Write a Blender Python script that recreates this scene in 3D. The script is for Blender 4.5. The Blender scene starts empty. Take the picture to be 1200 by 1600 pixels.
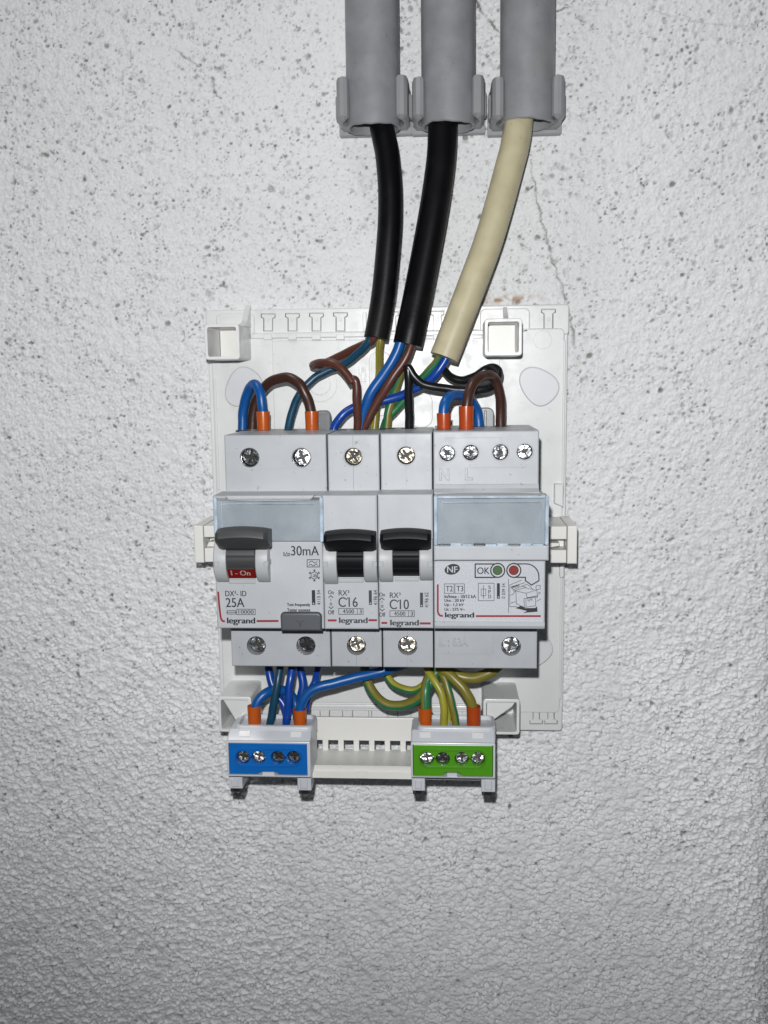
import bpy, bmesh, math, random
import numpy as np
from mathutils import Vector, Matrix
from mathutils.geometry import tessellate_polygon

random.seed(4)
SC = bpy.context.scene
COL = SC.collection

# ------------------------------------------------------------------ camera
# World: wall is the plane Y = 0, X runs right, Z runs up, the camera stands at negative Y.
# All building is done in millimetres (x, z, d) with d = distance in front of the wall.
F, IW, IH = 1500.0, 1200.0, 1600.0
DC = 388.0                                   # camera to wall, mm
nrm = Vector((100.0, -205.0, 1500.0)).normalized()      # into the wall (camera x right, y down, z forward)
dwn = Vector((135.0, (1500.0 * 1500.0 + 100 * 135.0) / 205.0, 1500.0)).normalized()
rgt = dwn.cross(nrm).normalized()


def at(px, py, d=0.0):
    """world (x, z) in mm of the photograph's point (px, py) on the plane d mm in front of the wall"""
    r = Vector(((px - IW / 2) / F, (py - IH / 2) / F, 1.0))
    t = (DC - d) / r.dot(nrm)
    return (t * r.dot(rgt), -t * r.dot(dwn))


def R(x0, y0, x1, y1, d):
    """axis-aligned rectangle (xmin, zmin, xmax, zmax) in mm"""
    a, b, c, e = at(x0, y0, d), at(x1, y0, d), at(x1, y1, d), at(x0, y1, d)
    return ((a[0] + e[0]) / 2, (c[1] + e[1]) / 2, (b[0] + c[0]) / 2, (a[1] + b[1]) / 2)


cam_d = bpy.data.cameras.new("camera")
cam = bpy.data.objects.new("camera", cam_d)
COL.objects.link(cam)
cx = Vector((rgt.x, nrm.x, -dwn.x))
cyd = Vector((rgt.y, nrm.y, -dwn.y))
cf = Vector((rgt.z, nrm.z, -dwn.z))
m = Matrix((cx, -cyd, -cf)).transposed().to_4x4()
m.translation = Vector((0, -DC / 1000, 0))
cam.matrix_world = m
cam_d.sensor_fit = 'VERTICAL'
cam_d.sensor_height = 36.0
cam_d.lens = F / IH * 36.0
cam_d.clip_start = 0.01
cam_d.clip_end = 50.0
SC.camera = cam

# ------------------------------------------------------------------ light: the phone's flash in a dim room
W = bpy.data.worlds.new("World")
SC.world = W
W.use_nodes = True
W.node_tree.nodes["Background"].inputs[0].default_value = (0.80, 0.88, 1.0, 1)
W.node_tree.nodes["Background"].inputs[1].default_value = 0.045
fl = bpy.data.lights.new("flash", 'SPOT')
fl.energy = 5.0
fl.color = (0.985, 0.99, 1.0)
fl.shadow_soft_size = 0.0028
fl.spot_size = math.radians(150)
fl.spot_blend = 0.72
flo = bpy.data.objects.new("flash", fl)
flo.location = (-0.006, -DC / 1000, 0.024)
tgt = Vector((0.045, 0, 0.12))
flo.rotation_euler = (tgt - Vector(flo.location)).to_track_quat('-Z', 'Y').to_euler()
COL.objects.link(flo)
# faint room light from the ceiling, above and a little to the left
rl_ = bpy.data.lights.new("ceiling_light", 'AREA')
rl_.shape = 'DISK'
rl_.size = 0.35
rl_.energy = 7.2
rl_.color = (1.0, 0.985, 0.96)
rlo = bpy.data.objects.new("ceiling_light", rl_)
rlo.location = (-0.5, -0.48, 1.6)
rlo.rotation_euler = (Vector((0, 0, 0)) - Vector(rlo.location)).to_track_quat('-Z', 'Y').to_euler()
COL.objects.link(rlo)
SC.view_settings.view_transform = 'Standard'
SC.view_settings.look = 'None'
SC.view_settings.exposure = 0.0
SC.view_settings.gamma = 1.0


# ------------------------------------------------------------------ materials
def mat(name, col, rough=0.45, metal=0.0, grain=0.0, bump=0.0, bscale=1500.0, var=0.0, vscale=60.0, spec=0.5,
        coat=0.0, rvar=0.0, specks=0.0, dust=0.0):
    mt = bpy.data.materials.new(name)
    mt.use_nodes = True
    nt = mt.node_tree
    b = nt.nodes["Principled BSDF"]
    b.inputs["Base Color"].default_value = (*col, 1)
    b.inputs["Roughness"].default_value = rough
    b.inputs["Metallic"].default_value = metal
    b.inputs["Specular IOR Level"].default_value = spec
    b.inputs["Coat Weight"].default_value = coat
    tc = nt.nodes.new("ShaderNodeNewGeometry")

    def noise(s, det=3):
        n = nt.nodes.new("ShaderNodeTexNoise")
        n.inputs["Scale"].default_value = s
        n.inputs["Detail"].default_value = det
        nt.links.new(tc.outputs["Position"], n.inputs["Vector"])
        return n
    if var or grain:
        mix = nt.nodes.new("ShaderNodeMix")
        mix.data_type = 'RGBA'
        mix.blend_type = 'MULTIPLY'
        mix.inputs[0].default_value = 1.0
        mix.inputs[6].default_value = (*col, 1)
        rmp = nt.nodes.new("ShaderNodeMapRange")
        rmp.inputs[1].default_value = 0.3
        rmp.inputs[2].default_value = 0.7
        a = max(var, grain)
        rmp.inputs[3].default_value = 1 - a
        rmp.inputs[4].default_value = 1 + a * 0.4
        nt.links.new(noise(vscale if var else 2500.0, 5 if var else 1).outputs["Fac"], rmp.inputs[0])
        nt.links.new(rmp.outputs[0], mix.inputs[7])
        nt.links.new(mix.outputs[2], b.inputs["Base Color"])
    if specks or dust:
        src = b.inputs["Base Color"].links[0].from_socket if b.inputs["Base Color"].links else None
        for amt, sc_, lo, hi, c2 in ((specks, 620.0, 0.70, 0.76, (0.10, 0.10, 0.095, 1)), (dust, 55.0, 0.50, 0.78, (0.30, 0.29, 0.27, 1))):
            if not amt:
                continue
            k = nt.nodes.new("ShaderNodeMapRange")
            k.inputs[1].default_value, k.inputs[2].default_value = lo, hi
            k.inputs[3].default_value, k.inputs[4].default_value = 0.0, amt
            nt.links.new(noise(sc_, 2 if amt is specks else 9).outputs["Fac"], k.inputs[0])
            x = nt.nodes.new("ShaderNodeMix")
            x.data_type = 'RGBA'
            nt.links.new(k.outputs[0], x.inputs[0])
            if src:
                nt.links.new(src, x.inputs[6])
            else:
                x.inputs[6].default_value = (*col, 1)
            x.inputs[7].default_value = c2
            src = x.outputs[2]
        nt.links.new(src, b.inputs["Base Color"])
    if rvar:
        rr = nt.nodes.new("ShaderNodeMapRange")
        rr.inputs[1].default_value = 0.3
        rr.inputs[2].default_value = 0.7
        rr.inputs[3].default_value = max(0.02, rough - rvar)
        rr.inputs[4].default_value = rough + rvar
        nt.links.new(noise(220.0, 4).outputs["Fac"], rr.inputs[0])
        nt.links.new(rr.outputs[0], b.inputs["Roughness"])
    if bump:
        bp = nt.nodes.new("ShaderNodeBump")
        bp.inputs["Strength"].default_value = 1.0
        bp.inputs["Distance"].default_value = bump / 1000.0
        nt.links.new(noise(bscale, 3).outputs["Fac"], bp.inputs["Height"])
        nt.links.new(bp.outputs[0], b.inputs["Normal"])
    return mt


def clear_mat(name, tint, gl=0.06):
    mt = bpy.data.materials.new(name)
    mt.use_nodes = True
    nt = mt.node_tree
    nt.nodes.remove(nt.nodes["Principled BSDF"])
    out = nt.nodes["Material Output"]
    tr = nt.nodes.new("ShaderNodeBsdfTransparent")
    tr.inputs[0].default_value = (*tint, 1)
    gs = nt.nodes.new("ShaderNodeBsdfGlossy")
    gs.inputs["Roughness"].default_value = 0.12
    df = nt.nodes.new("ShaderNodeBsdfDiffuse")
    df.inputs[0].default_value = (0.62, 0.665, 0.70, 1)
    lw = nt.nodes.new("ShaderNodeFresnel")
    lw.inputs[0].default_value = 1.45
    tc = nt.nodes.new("ShaderNodeNewGeometry")
    nz = nt.nodes.new("ShaderNodeTexNoise")
    nz.inputs["Scale"].default_value = 75.0
    nz.inputs["Detail"].default_value = 6
    nt.links.new(tc.outputs["Position"], nz.inputs["Vector"])
    mr = nt.nodes.new("ShaderNodeMapRange")
    mr.inputs[1].default_value = 0.42
    mr.inputs[2].default_value = 0.68
    mr.inputs[3].default_value = gl * 0.3
    mr.inputs[4].default_value = gl * 4.5  # pale noise patches paint dust and glare into the cover
    nt.links.new(nz.outputs["Fac"], mr.inputs[0])
    m1 = nt.nodes.new("ShaderNodeMixShader")
    nt.links.new(mr.outputs[0], m1.inputs[0])
    nt.links.new(tr.outputs[0], m1.inputs[1])
    nt.links.new(df.outputs[0], m1.inputs[2])
    m2 = nt.nodes.new("ShaderNodeMixShader")
    nt.links.new(lw.outputs[0], m2.inputs[0])
    nt.links.new(m1.outputs[0], m2.inputs[1])
    nt.links.new(gs.outputs[0], m2.inputs[2])
    nt.links.new(m2.outputs[0], out.inputs[0])
    return mt


GREY = mat("device_grey", (0.395, 0.408, 0.425), 0.42, bump=0.012, bscale=2600, var=0.06, vscale=120, rvar=0.08, specks=0.5)
NOSE = mat("device_front_grey", (0.41, 0.424, 0.44), 0.5, bump=0.02, bscale=2600, var=0.06, vscale=90, rvar=0.08, specks=0.5)
CHEEK = mat("lever_guard_grey", (0.39, 0.40, 0.405), 0.42, spec=0.3, bump=0.01, bscale=2000, var=0.05, vscale=300)
STICK = mat("silver_sticker", (0.47, 0.49, 0.52), 0.4, grain=0.16, bump=0.02, bscale=3500)
WHITE = mat("white_plastic", (0.71, 0.715, 0.705), 0.36, bump=0.015, bscale=700, var=0.05, vscale=50, rvar=0.1, specks=0.25)
COVERG = mat('knockout_grey_white', (0.665, 0.675, 0.69), 0.4, bump=0.012, bscale=900, var=0.05, vscale=60)
CREAM = mat("ivory_plastic", (0.74, 0.73, 0.69), 0.4, bump=0.012, bscale=900, var=0.03, vscale=60)
BLOCKW = mat("block_white_plastic", (0.55, 0.57, 0.60), 0.3, bump=0.015, bscale=1300, var=0.04, vscale=150)
BLACKP = mat("black_plastic", (0.005, 0.0055, 0.007), 0.45, bump=0.02, bscale=2500, spec=0.16)
DGREY = mat("dark_grey_plastic", (0.04, 0.041, 0.041), 0.45, bump=0.02, bscale=2500, var=0.08, vscale=200)
TESTB = mat("test_button_grey", (0.075, 0.08, 0.088), 0.45, bump=0.015, bscale=2500)
DARK = mat("dark_cavity_shade", (0.03, 0.03, 0.03), 0.7)  # paints shade for wire holes, button gap and under feet
INK = mat("black_ink", (0.011, 0.012, 0.016), 0.6)
INKG = mat("grey_ink", (0.032, 0.035, 0.041), 0.6)
REDINK = mat("red_ink", (0.23, 0.014, 0.018), 0.55)
WHINK = mat("pale_ink", (0.62, 0.5, 0.45), 0.6)
REDLAB = mat("red_flag_plastic", (0.15, 0.005, 0.004), 0.4)
LEDG = mat("green_lens", (0.06, 0.115, 0.045), 0.35, grain=0.2)
LEDR = mat("red_lens", (0.2, 0.022, 0.016), 0.35, grain=0.2)
ZINC = mat("zinc_screw", (0.26, 0.27, 0.28), 0.27, metal=1.0, bump=0.42, bscale=420, var=0.3, vscale=500, rvar=0.1)
NICKEL = mat("dull_nickel_screw", (0.23, 0.21, 0.17), 0.27, metal=1.0, bump=0.42, bscale=420, var=0.35, vscale=500, rvar=0.1)
RECESS_SHADE = mat('screw_recess_shade', (0.03, 0.029, 0.027), 0.5, metal=0.6)  # dark metal that paints the shade inside screw recesses
BRIGHT = mat('bright_zinc_screw', (0.34, 0.34, 0.35), 0.3, metal=1.0, bump=0.45, bscale=420, var=0.3, vscale=500, rvar=0.1)
CHROME = mat("bright_sleeve", (0.8, 0.8, 0.8), 0.18, metal=1.0, bump=0.02, bscale=500)
PVC = mat("grey_pvc", (0.245, 0.252, 0.265), 0.42, bump=0.02, bscale=1400, var=0.16, vscale=130, rvar=0.1, dust=0.35, specks=0.4)
CLIPG = mat("grey_clip_plastic", (0.285, 0.292, 0.302), 0.42, bump=0.012, bscale=1200, var=0.08, vscale=100, dust=0.2)
SHEATHB = mat("black_rubber_sheath", (0.0025, 0.0025, 0.0035), 0.4, bump=0.03, bscale=900, var=0.3, vscale=250, spec=0.2, dust=0.03)
SHEATHC = mat("cream_sheath", (0.50, 0.45, 0.29), 0.42, bump=0.03, bscale=700, var=0.14, vscale=120, specks=0.35)
WBLUE = mat("blue_insulation", (0.0025, 0.078, 0.29), 0.36, bump=0.012, bscale=1200, var=0.08, vscale=200)
WROYAL = mat("royal_blue_insulation", (0.004, 0.048, 0.29), 0.3, bump=0.012, bscale=1200, var=0.08, vscale=200)
WTEAL = mat("dark_teal_insulation", (0.006, 0.05, 0.095), 0.36, bump=0.012, bscale=1200, var=0.1, vscale=200)
WBROWN = mat("brown_insulation", (0.085, 0.028, 0.018), 0.36, bump=0.012, bscale=1200, var=0.1, vscale=200)
WDBROWN = mat("dark_brown_insulation", (0.048, 0.018, 0.012), 0.36, bump=0.012, bscale=1200, var=0.1, vscale=200)
WBLACK = mat("black_insulation", (0.006, 0.006, 0.007), 0.3, bump=0.012, bscale=1200)
WGREEN = mat("green_insulation", (0.018, 0.145, 0.06), 0.36, bump=0.012, bscale=1200, var=0.1, vscale=200)
WYELL = mat("yellow_insulation", (0.31, 0.29, 0.033), 0.36, bump=0.012, bscale=1200, var=0.1, vscale=200)
WOLIVE = mat("dull_yellow_insulation", (0.19, 0.165, 0.025), 0.36, bump=0.012, bscale=1200, var=0.12, vscale=200)
FERRO = mat("orange_sleeve", (0.44, 0.082, 0.008), 0.28, bump=0.01, bscale=1200, var=0.06, vscale=250)
FERRR = mat("red_orange_sleeve", (0.37, 0.052, 0.008), 0.28, bump=0.01, bscale=1200, var=0.06, vscale=250)
BBLUE = mat("blue_insert_plastic", (0.002, 0.12, 0.43), 0.34, bump=0.012, bscale=1300, var=0.05, vscale=200)
BGREEN = mat("green_insert_plastic", (0.07, 0.275, 0.007), 0.34, bump=0.012, bscale=1300, var=0.05, vscale=200)
CLEAR = clear_mat("clear_cover", (0.88, 0.90, 0.912))
EDGE = mat("clear_cover_edge", (0.46, 0.55, 0.64), 0.12, var=0.35, vscale=260, spec=0.8)
SMOKE = mat("smoky_clip_plastic", (0.16, 0.17, 0.175), 0.25, var=0.2, vscale=200)


# ------------------------------------------------------------------ builders
def to_w(p, o=(0, 0, 0)):
    return ((p[0] - o[0]) / 1000, -(p[2] - o[2]) / 1000, (p[1] - o[1]) / 1000)


class Thing:
    def __init__(s, name, label, cat, origin, group=None):
        s.o = origin
        e = bpy.data.objects.new(name, None)
        e.empty_display_size = 0.005
        e.location = to_w(origin)
        e['label'] = label
        e['category'] = cat
        if group:
            e['group'] = group
        COL.objects.link(e)
        s.e = e


class MB:
    """collects verts/faces in mm (x, z, d)"""
    def __init__(s):
        s.v, s.f, s.mi = [], [], []

    def add(s, vs, fs, mi=0):
        n = len(s.v)
        s.v += [tuple(p) for p in vs]
        s.f += [tuple(i + n for i in f) for f in fs]
        s.mi += [mi] * len(fs)
        return s

    def slab(s, poly, c0, c1, ch=0.35, holes=(), axis='d', back=False, mi=0):
        """poly (a,b) extruded c0 -> c1 with a chamfer round its c1 face; holes = [(poly, depth)]"""
        mp = {'d': lambda a, b, c: (a, b, c), 'x': lambda a, b, c: (c, a, b), 'z': lambda a, b, c: (a, c, b)}[axis]
        if sum(poly[i - 1][0] * poly[i][1] - poly[i][0] * poly[i - 1][1] for i in range(len(poly))) < 0:
            poly = poly[::-1]
        sg = 1 if c1 > c0 else -1
        ch = min(ch, abs(c1 - c0) * 0.45)
        n = len(poly)
        rings = []

        def ring(pl, c):
            k = len(s.v)
            s.v.extend(mp(a, b, c) for a, b in pl)
            return list(range(k, k + len(pl)))

        def strip(r0, r1):
            k = len(r0)
            for i in range(k):
                s.f.append((r0[i], r0[(i + 1) % k], r1[(i + 1) % k], r1[i]))
                s.mi.append(mi)
        base = poly
        if back and ch:
            rings.append((inset(poly, ch), c0))
            rings.append((poly, c0 + sg * ch))
        else:
            rings.append((poly, c0))
        if ch:
            rings.append((poly, c1 - sg * ch))
            if ch > 0.25:
                rings.append((inset(poly, ch * 0.29), c1 - sg * ch * 0.29))
            top = inset(poly, ch)
        else:
            top = poly
        rings.append((top, c1))
        idx = [ring(p, c) for p, c in rings]
        for a, b in zip(idx, idx[1:]):
            strip(a, b)
        s.f.append(tuple(idx[0]))
        s.mi.append(mi)
        if not holes:
            s.f.append(tuple(idx[-1]))
            s.mi.append(mi)
        else:
            loops = [[Vector((a, b, 0)) for a, b in top]]
            ids = list(idx[-1])
            for hp, dep, *hm in holes:
                if sum(hp[i - 1][0] * hp[i][1] - hp[i][0] * hp[i - 1][1] for i in range(len(hp))) < 0:
                    hp = hp[::-1]
                r0 = ring(hp, c1)
                loops.append([Vector((a, b, 0)) for a, b in hp])
                ids += r0
                r1 = ring(hp, c1 - sg * dep)
                m0, mi = mi, (hm[0] if hm else mi)
                n0 = len(s.f)
                strip(r1, r0)
                s.f.append(tuple(r1))
                s.mi.append(mi)
                for q in range(n0, len(s.f)):
                    s.mi[q] = mi
                mi = m0
            for t in tessellate_polygon(loops):
                s.f.append(tuple(ids[i] for i in t))
                s.mi.append(mi)
        return s

    def box(s, r, d0, d1, ch=0.35, holes=(), mi=0, back=False):
        x0, z0, x1, z1 = r
        return s.slab([(x0, z0), (x1, z0), (x1, z1), (x0, z1)], d0, d1, ch, holes, mi=mi, back=back)

    def loft(s, secs, mi=0, closed=True):
        n = len(secs[0])
        k = len(s.v)
        for sec in secs:
            s.v.extend(tuple(p) for p in sec)
        for j in range(len(secs) - 1):
            for i in range(n if closed else n - 1):
                a, b = k + j * n + i, k + j * n + (i + 1) % n
                s.f.append((a, b, b + n, a + n))
                s.mi.append(mi)
        if closed:
            s.f.append(tuple(range(k, k + n)))
            s.f.append(tuple(range(k + (len(secs) - 1) * n, k + len(secs) * n)))
            s.mi += [mi, mi]
        return s

    def tube(s, pts, r, seg=14, stripes=None, twist=0.0, r1=None, phase=0.0, hollow=None):
        """pts: list of (x,z,d) already smooth. stripes: fraction of the round that takes material 1"""
        P = [Vector(p) for p in pts]
        n = len(P)
        T = [(P[min(i + 1, n - 1)] - P[max(i - 1, 0)]).normalized() for i in range(n)]
        u = T[0].orthogonal().normalized()
        k = len(s.v)
        for i in range(n):
            u = (u - T[i] * u.dot(T[i])).normalized()
            w = T[i].cross(u)
            rr = r if r1 is None else r + (r1 - r) * i / (n - 1)
            for q in range(seg):
                a = 2 * math.pi * q / seg + twist * i / n + phase
                s.v.append(tuple(P[i] + (u * math.cos(a) + w * math.sin(a)) * rr))
        for i in range(n - 1):
            for q in range(seg):
                a, b = k + i * seg + q, k + i * seg + (q + 1) % seg
                s.f.append((a, b, b + seg, a + seg))
                s.mi.append(1 if stripes and (q / seg) < stripes else 0)
        s.f.append(tuple(range(k, k + seg)))
        s.f.append(tuple(range(k + (n - 1) * seg, k + n * seg)))
        s.mi += [0, 0]
        return s

    def build(s, name, mats, parent=None, origin=None, label=None, sharp=20, loc=None):
        """parent: Thing or (object, Thing) for a sub-part"""
        th = parent if isinstance(parent, Thing) else (parent[1] if parent else None)
        o = origin if origin is not None else (th.o if th else (0, 0, 0))
        me = bpy.data.meshes.new(name)
        me.from_pydata([to_w(p, o) for p in s.v], [], s.f)
        bm = bmesh.new()
        bm.from_mesh(me)
        bmesh.ops.recalc_face_normals(bm, faces=bm.faces)
        bm.to_mesh(me)
        bm.free()
        for mm in (mats if isinstance(mats, (list, tuple)) else [mats]):
            me.materials.append(mm)
        if any(s.mi):
            me.polygons.foreach_set("material_index", s.mi)
        me.shade_smooth()
        me.set_sharp_from_angle(angle=math.radians(sharp))
        ob = bpy.data.objects.new(name, me)
        COL.objects.link(ob)
        if th:
            ob.parent = th.e if isinstance(parent, Thing) else parent[0]
        if label:
            ob['label'] = label
        return ob


def inset(poly, c):
    n = len(poly)
    out = []
    for i in range(n):
        p0, p1, p2 = Vector(poly[i - 1]), Vector(poly[i]), Vector(poly[(i + 1) % n])
        e1, e2 = (p1 - p0), (p2 - p1)
        if e1.length < 1e-9 or e2.length < 1e-9:
            out.append(tuple(p1))
            continue
        e1.normalize()
        e2.normalize()
        n1, n2 = Vector((-e1.y, e1.x)), Vector((-e2.y, e2.x))
        b = n1 + n2
        if b.length < 1e-6:
            b = n1
        b.normalize()
        k = c / max(0.35, b.dot(n1))
        out.append(tuple(p1 + b * k))
    return out


def circ(x, z, r, n=24, ph=0.0):
    return [(x + r * math.cos(2 * math.pi * i / n + ph), z + r * math.sin(2 * math.pi * i / n + ph)) for i in range(n)]


def rrect(r, rad, n=4):
    x0, z0, x1, z1 = r
    out = []
    for (cx_, cz_, a0) in ((x1 - rad, z1 - rad, 0), (x0 + rad, z1 - rad, 90), (x0 + rad, z0 + rad, 180), (x1 - rad, z0 + rad, 270)):
        for i in range(n + 1):
            a = math.radians(a0 + 90 * i / n)
            out.append((cx_ + rad * math.cos(a), cz_ + rad * math.sin(a)))
    return out


def rect(r):
    return [(r[0], r[1]), (r[2], r[1]), (r[2], r[3]), (r[0], r[3])]


def spline(cps, n=10):
    """Catmull-Rom through control points (centripetal-ish, uniform)"""
    P = [Vector(p) for p in cps]
    P = [P[0] * 2 - P[1]] + P + [P[-1] * 2 - P[-2]]
    out = []
    for i in range(1, len(P) - 2):
        p0, p1, p2, p3 = P[i - 1:i + 3]
        for j in range(n):
            t = j / n
            out.append(0.5 * ((2 * p1) + (p2 - p0) * t + (2 * p0 - 5 * p1 + 4 * p2 - p3) * t * t + (3 * p1 - p0 - 3 * p2 + p3) * t ** 3))
    out.append(P[-2])
    # drop near-duplicates
    res = [out[0]]
    for p in out[1:]:
        if (p - res[-1]).length > 0.25:
            res.append(p)
    return res


def wpath(pts):
    return [(*at(x, y, d), d) for x, y, d in pts]


def wire_mesh(pts, r, seg=14, n=8, **k):
    P = spline(wpath(pts), n)
    rnd = random.Random(int(pts[0][0] * 31 + pts[-1][1] * 7))
    ph = [rnd.uniform(0, 6.28) for _ in range(6)]
    L = 0.0
    out = []
    for i, p in enumerate(P):
        if i:
            L += (p - P[i - 1]).length
        a = 0.085 * min(1.0, i / 4, (len(P) - 1 - i) / 4)
        out.append(p + Vector((math.sin(L * 0.42 + ph[0]) + 0.5 * math.sin(L * 1.05 + ph[1]), math.sin(L * 0.37 + ph[2]) + 0.5 * math.sin(L * 0.97 + ph[3]), math.sin(L * 0.4 + ph[4]))) * a)
    return MB().tube(out, r, seg, **k)


# ---- lettering and print: flat ink 0.06 mm proud of the face it is printed on
def text(s_, px, d, m_, parent, bold=0.0, rot=0, name="lettering", thick=0.0, fat=0.085):
    """fit the text into the photo rectangle px = (x0, y0, x1, y1) on the plane d; rot=90 reads upwards"""
    cu = bpy.data.curves.new("t", 'FONT')
    cu.body = s_
    cu.offset = bold
    if thick:
        cu.extrude = 0.04
        cu.bevel_depth = 0.03
        cu.bevel_resolution = 0
    ob = bpy.data.objects.new("t", cu)
    me = bpy.data.meshes.new_from_object(ob)
    bpy.data.objects.remove(ob)
    bpy.data.curves.remove(cu)
    n = len(me.vertices)
    co = np.empty(n * 3)
    me.vertices.foreach_get("co", co)
    co = co.reshape(-1, 3)
    if rot:
        co = np.stack([-co[:, 1], co[:, 0], co[:, 2]], 1)
    lo, hi = co.min(0), co.max(0)
    x0, z0, x1, z1 = R(*px, d)
    x1 -= fat
    th = parent if isinstance(parent, Thing) else parent[1]
    X = x0 + (co[:, 0] - lo[0]) / (hi[0] - lo[0]) * (x1 - x0)
    Z = z0 + (co[:, 1] - lo[1]) / (hi[1] - lo[1]) * (z1 - z0)
    D = np.full(n, d + 0.06)
    if thick:
        D = d - 0.05 + (co[:, 2] - lo[2]) / (hi[2] - lo[2]) * (thick + 0.05)
    W_ = np.stack([(X - th.o[0]) / 1000, -(D - th.o[2]) / 1000, (Z - th.o[1]) / 1000], 1)
    me.vertices.foreach_set("co", W_.ravel())
    if fat:
        fs = [tuple(p.vertices) for p in me.polygons]
        vs = [v.co.copy() for v in me.vertices]
        m2 = bpy.data.meshes.new(name)
        reps = 3
        m2.from_pydata([(v.x + fat / 1000 * q / (reps - 1), v.y - q * 1e-5, v.z) for q in range(reps) for v in vs], [], [tuple(i + q * n for i in f) for q in range(reps) for f in fs])
        bpy.data.meshes.remove(me)
        me = m2
    me.name = name
    me.materials.clear()
    me.materials.append(m_)
    me.update()
    o = bpy.data.objects.new(name, me)
    o.parent = th.e if isinstance(parent, Thing) else parent[0]
    COL.objects.link(o)
    return o


class Ink:
    """printed strokes and areas on a plane, given in photo pixels"""
    def __init__(s, d):
        s.d, s.b = d, MB()
        s.k = 0

    def pl(s):
        s.k += 1
        return s.d + 0.05 + 0.004 * (s.k % 12)

    def area(s, pts):
        d = s.pl()
        s.b.add([(*at(x, y, s.d), d) for x, y in pts], [tuple(range(len(pts)))])
        return s

    def fill(s, x0, y0, x1, y1):
        r = R(x0, y0, x1, y1, s.d)
        d = s.pl()
        s.b.add([(r[0], r[1], d), (r[2], r[1], d), (r[2], r[3], d), (r[0], r[3], d)], [(0, 1, 2, 3)])
        return s

    def line(s, pts, w=1.0, closed=False):
        """mitred polyline"""
        P = [Vector(p) for p in pts]
        n = len(P)
        L, Rr = [], []
        for i in range(n):
            a = P[i - 1] if (i > 0 or closed) else None
            b = P[(i + 1) % n] if (i < n - 1 or closed) else None
            e1 = (P[i] - a).normalized() if a is not None else (b - P[i]).normalized()
            e2 = (b - P[i]).normalized() if b is not None else e1
            n1, n2 = Vector((-e1.y, e1.x)), Vector((-e2.y, e2.x))
            t = n1 + n2
            t = t.normalized() if t.length > 1e-6 else n1
            k = w / 2 / max(0.4, t.dot(n1))
            L.append(P[i] + t * k)
            Rr.append(P[i] - t * k)
        d = s.pl()
        vs = [(*at(p.x, p.y, s.d), d) for p in L + Rr]
        fs = [(i, (i + 1) % n, n + (i + 1) % n, n + i) for i in range(n if closed else n - 1)]
        s.b.add(vs, fs)
        return s

    def ring(s, x, y, r, w, n=28):
        return s.line([(x + r * math.cos(6.28318 * i / n), y + r * math.sin(6.28318 * i / n)) for i in range(n)], w, True)

    def disc(s, x, y, rx, ry=None, n=28, rot=0.0):
        ry = ry or rx
        c, q = math.cos(rot), math.sin(rot)
        return s.area([(x + rx * math.cos(6.28318 * i / n) * c - ry * math.sin(6.28318 * i / n) * q,
                        y + rx * math.cos(6.28318 * i / n) * q + ry * math.sin(6.28318 * i / n) * c) for i in range(n)])

    def frame(s, x0, y0, x1, y1, w=1.0):
        return s.line([(x0, y0), (x1, y0), (x1, y1), (x0, y1)], w, True)

    def build(s, name, m_, parent):
        o = s.b.build(name, m_, parent)
        # all print faces the room
        return o


def arc(cx_, cy_, r, a0, a1, n=10):
    return [(cx_ + r * math.cos(math.radians(a0 + (a1 - a0) * i / n)), cy_ + r * math.sin(math.radians(a0 + (a1 - a0) * i / n))) for i in range(n + 1)]


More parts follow.
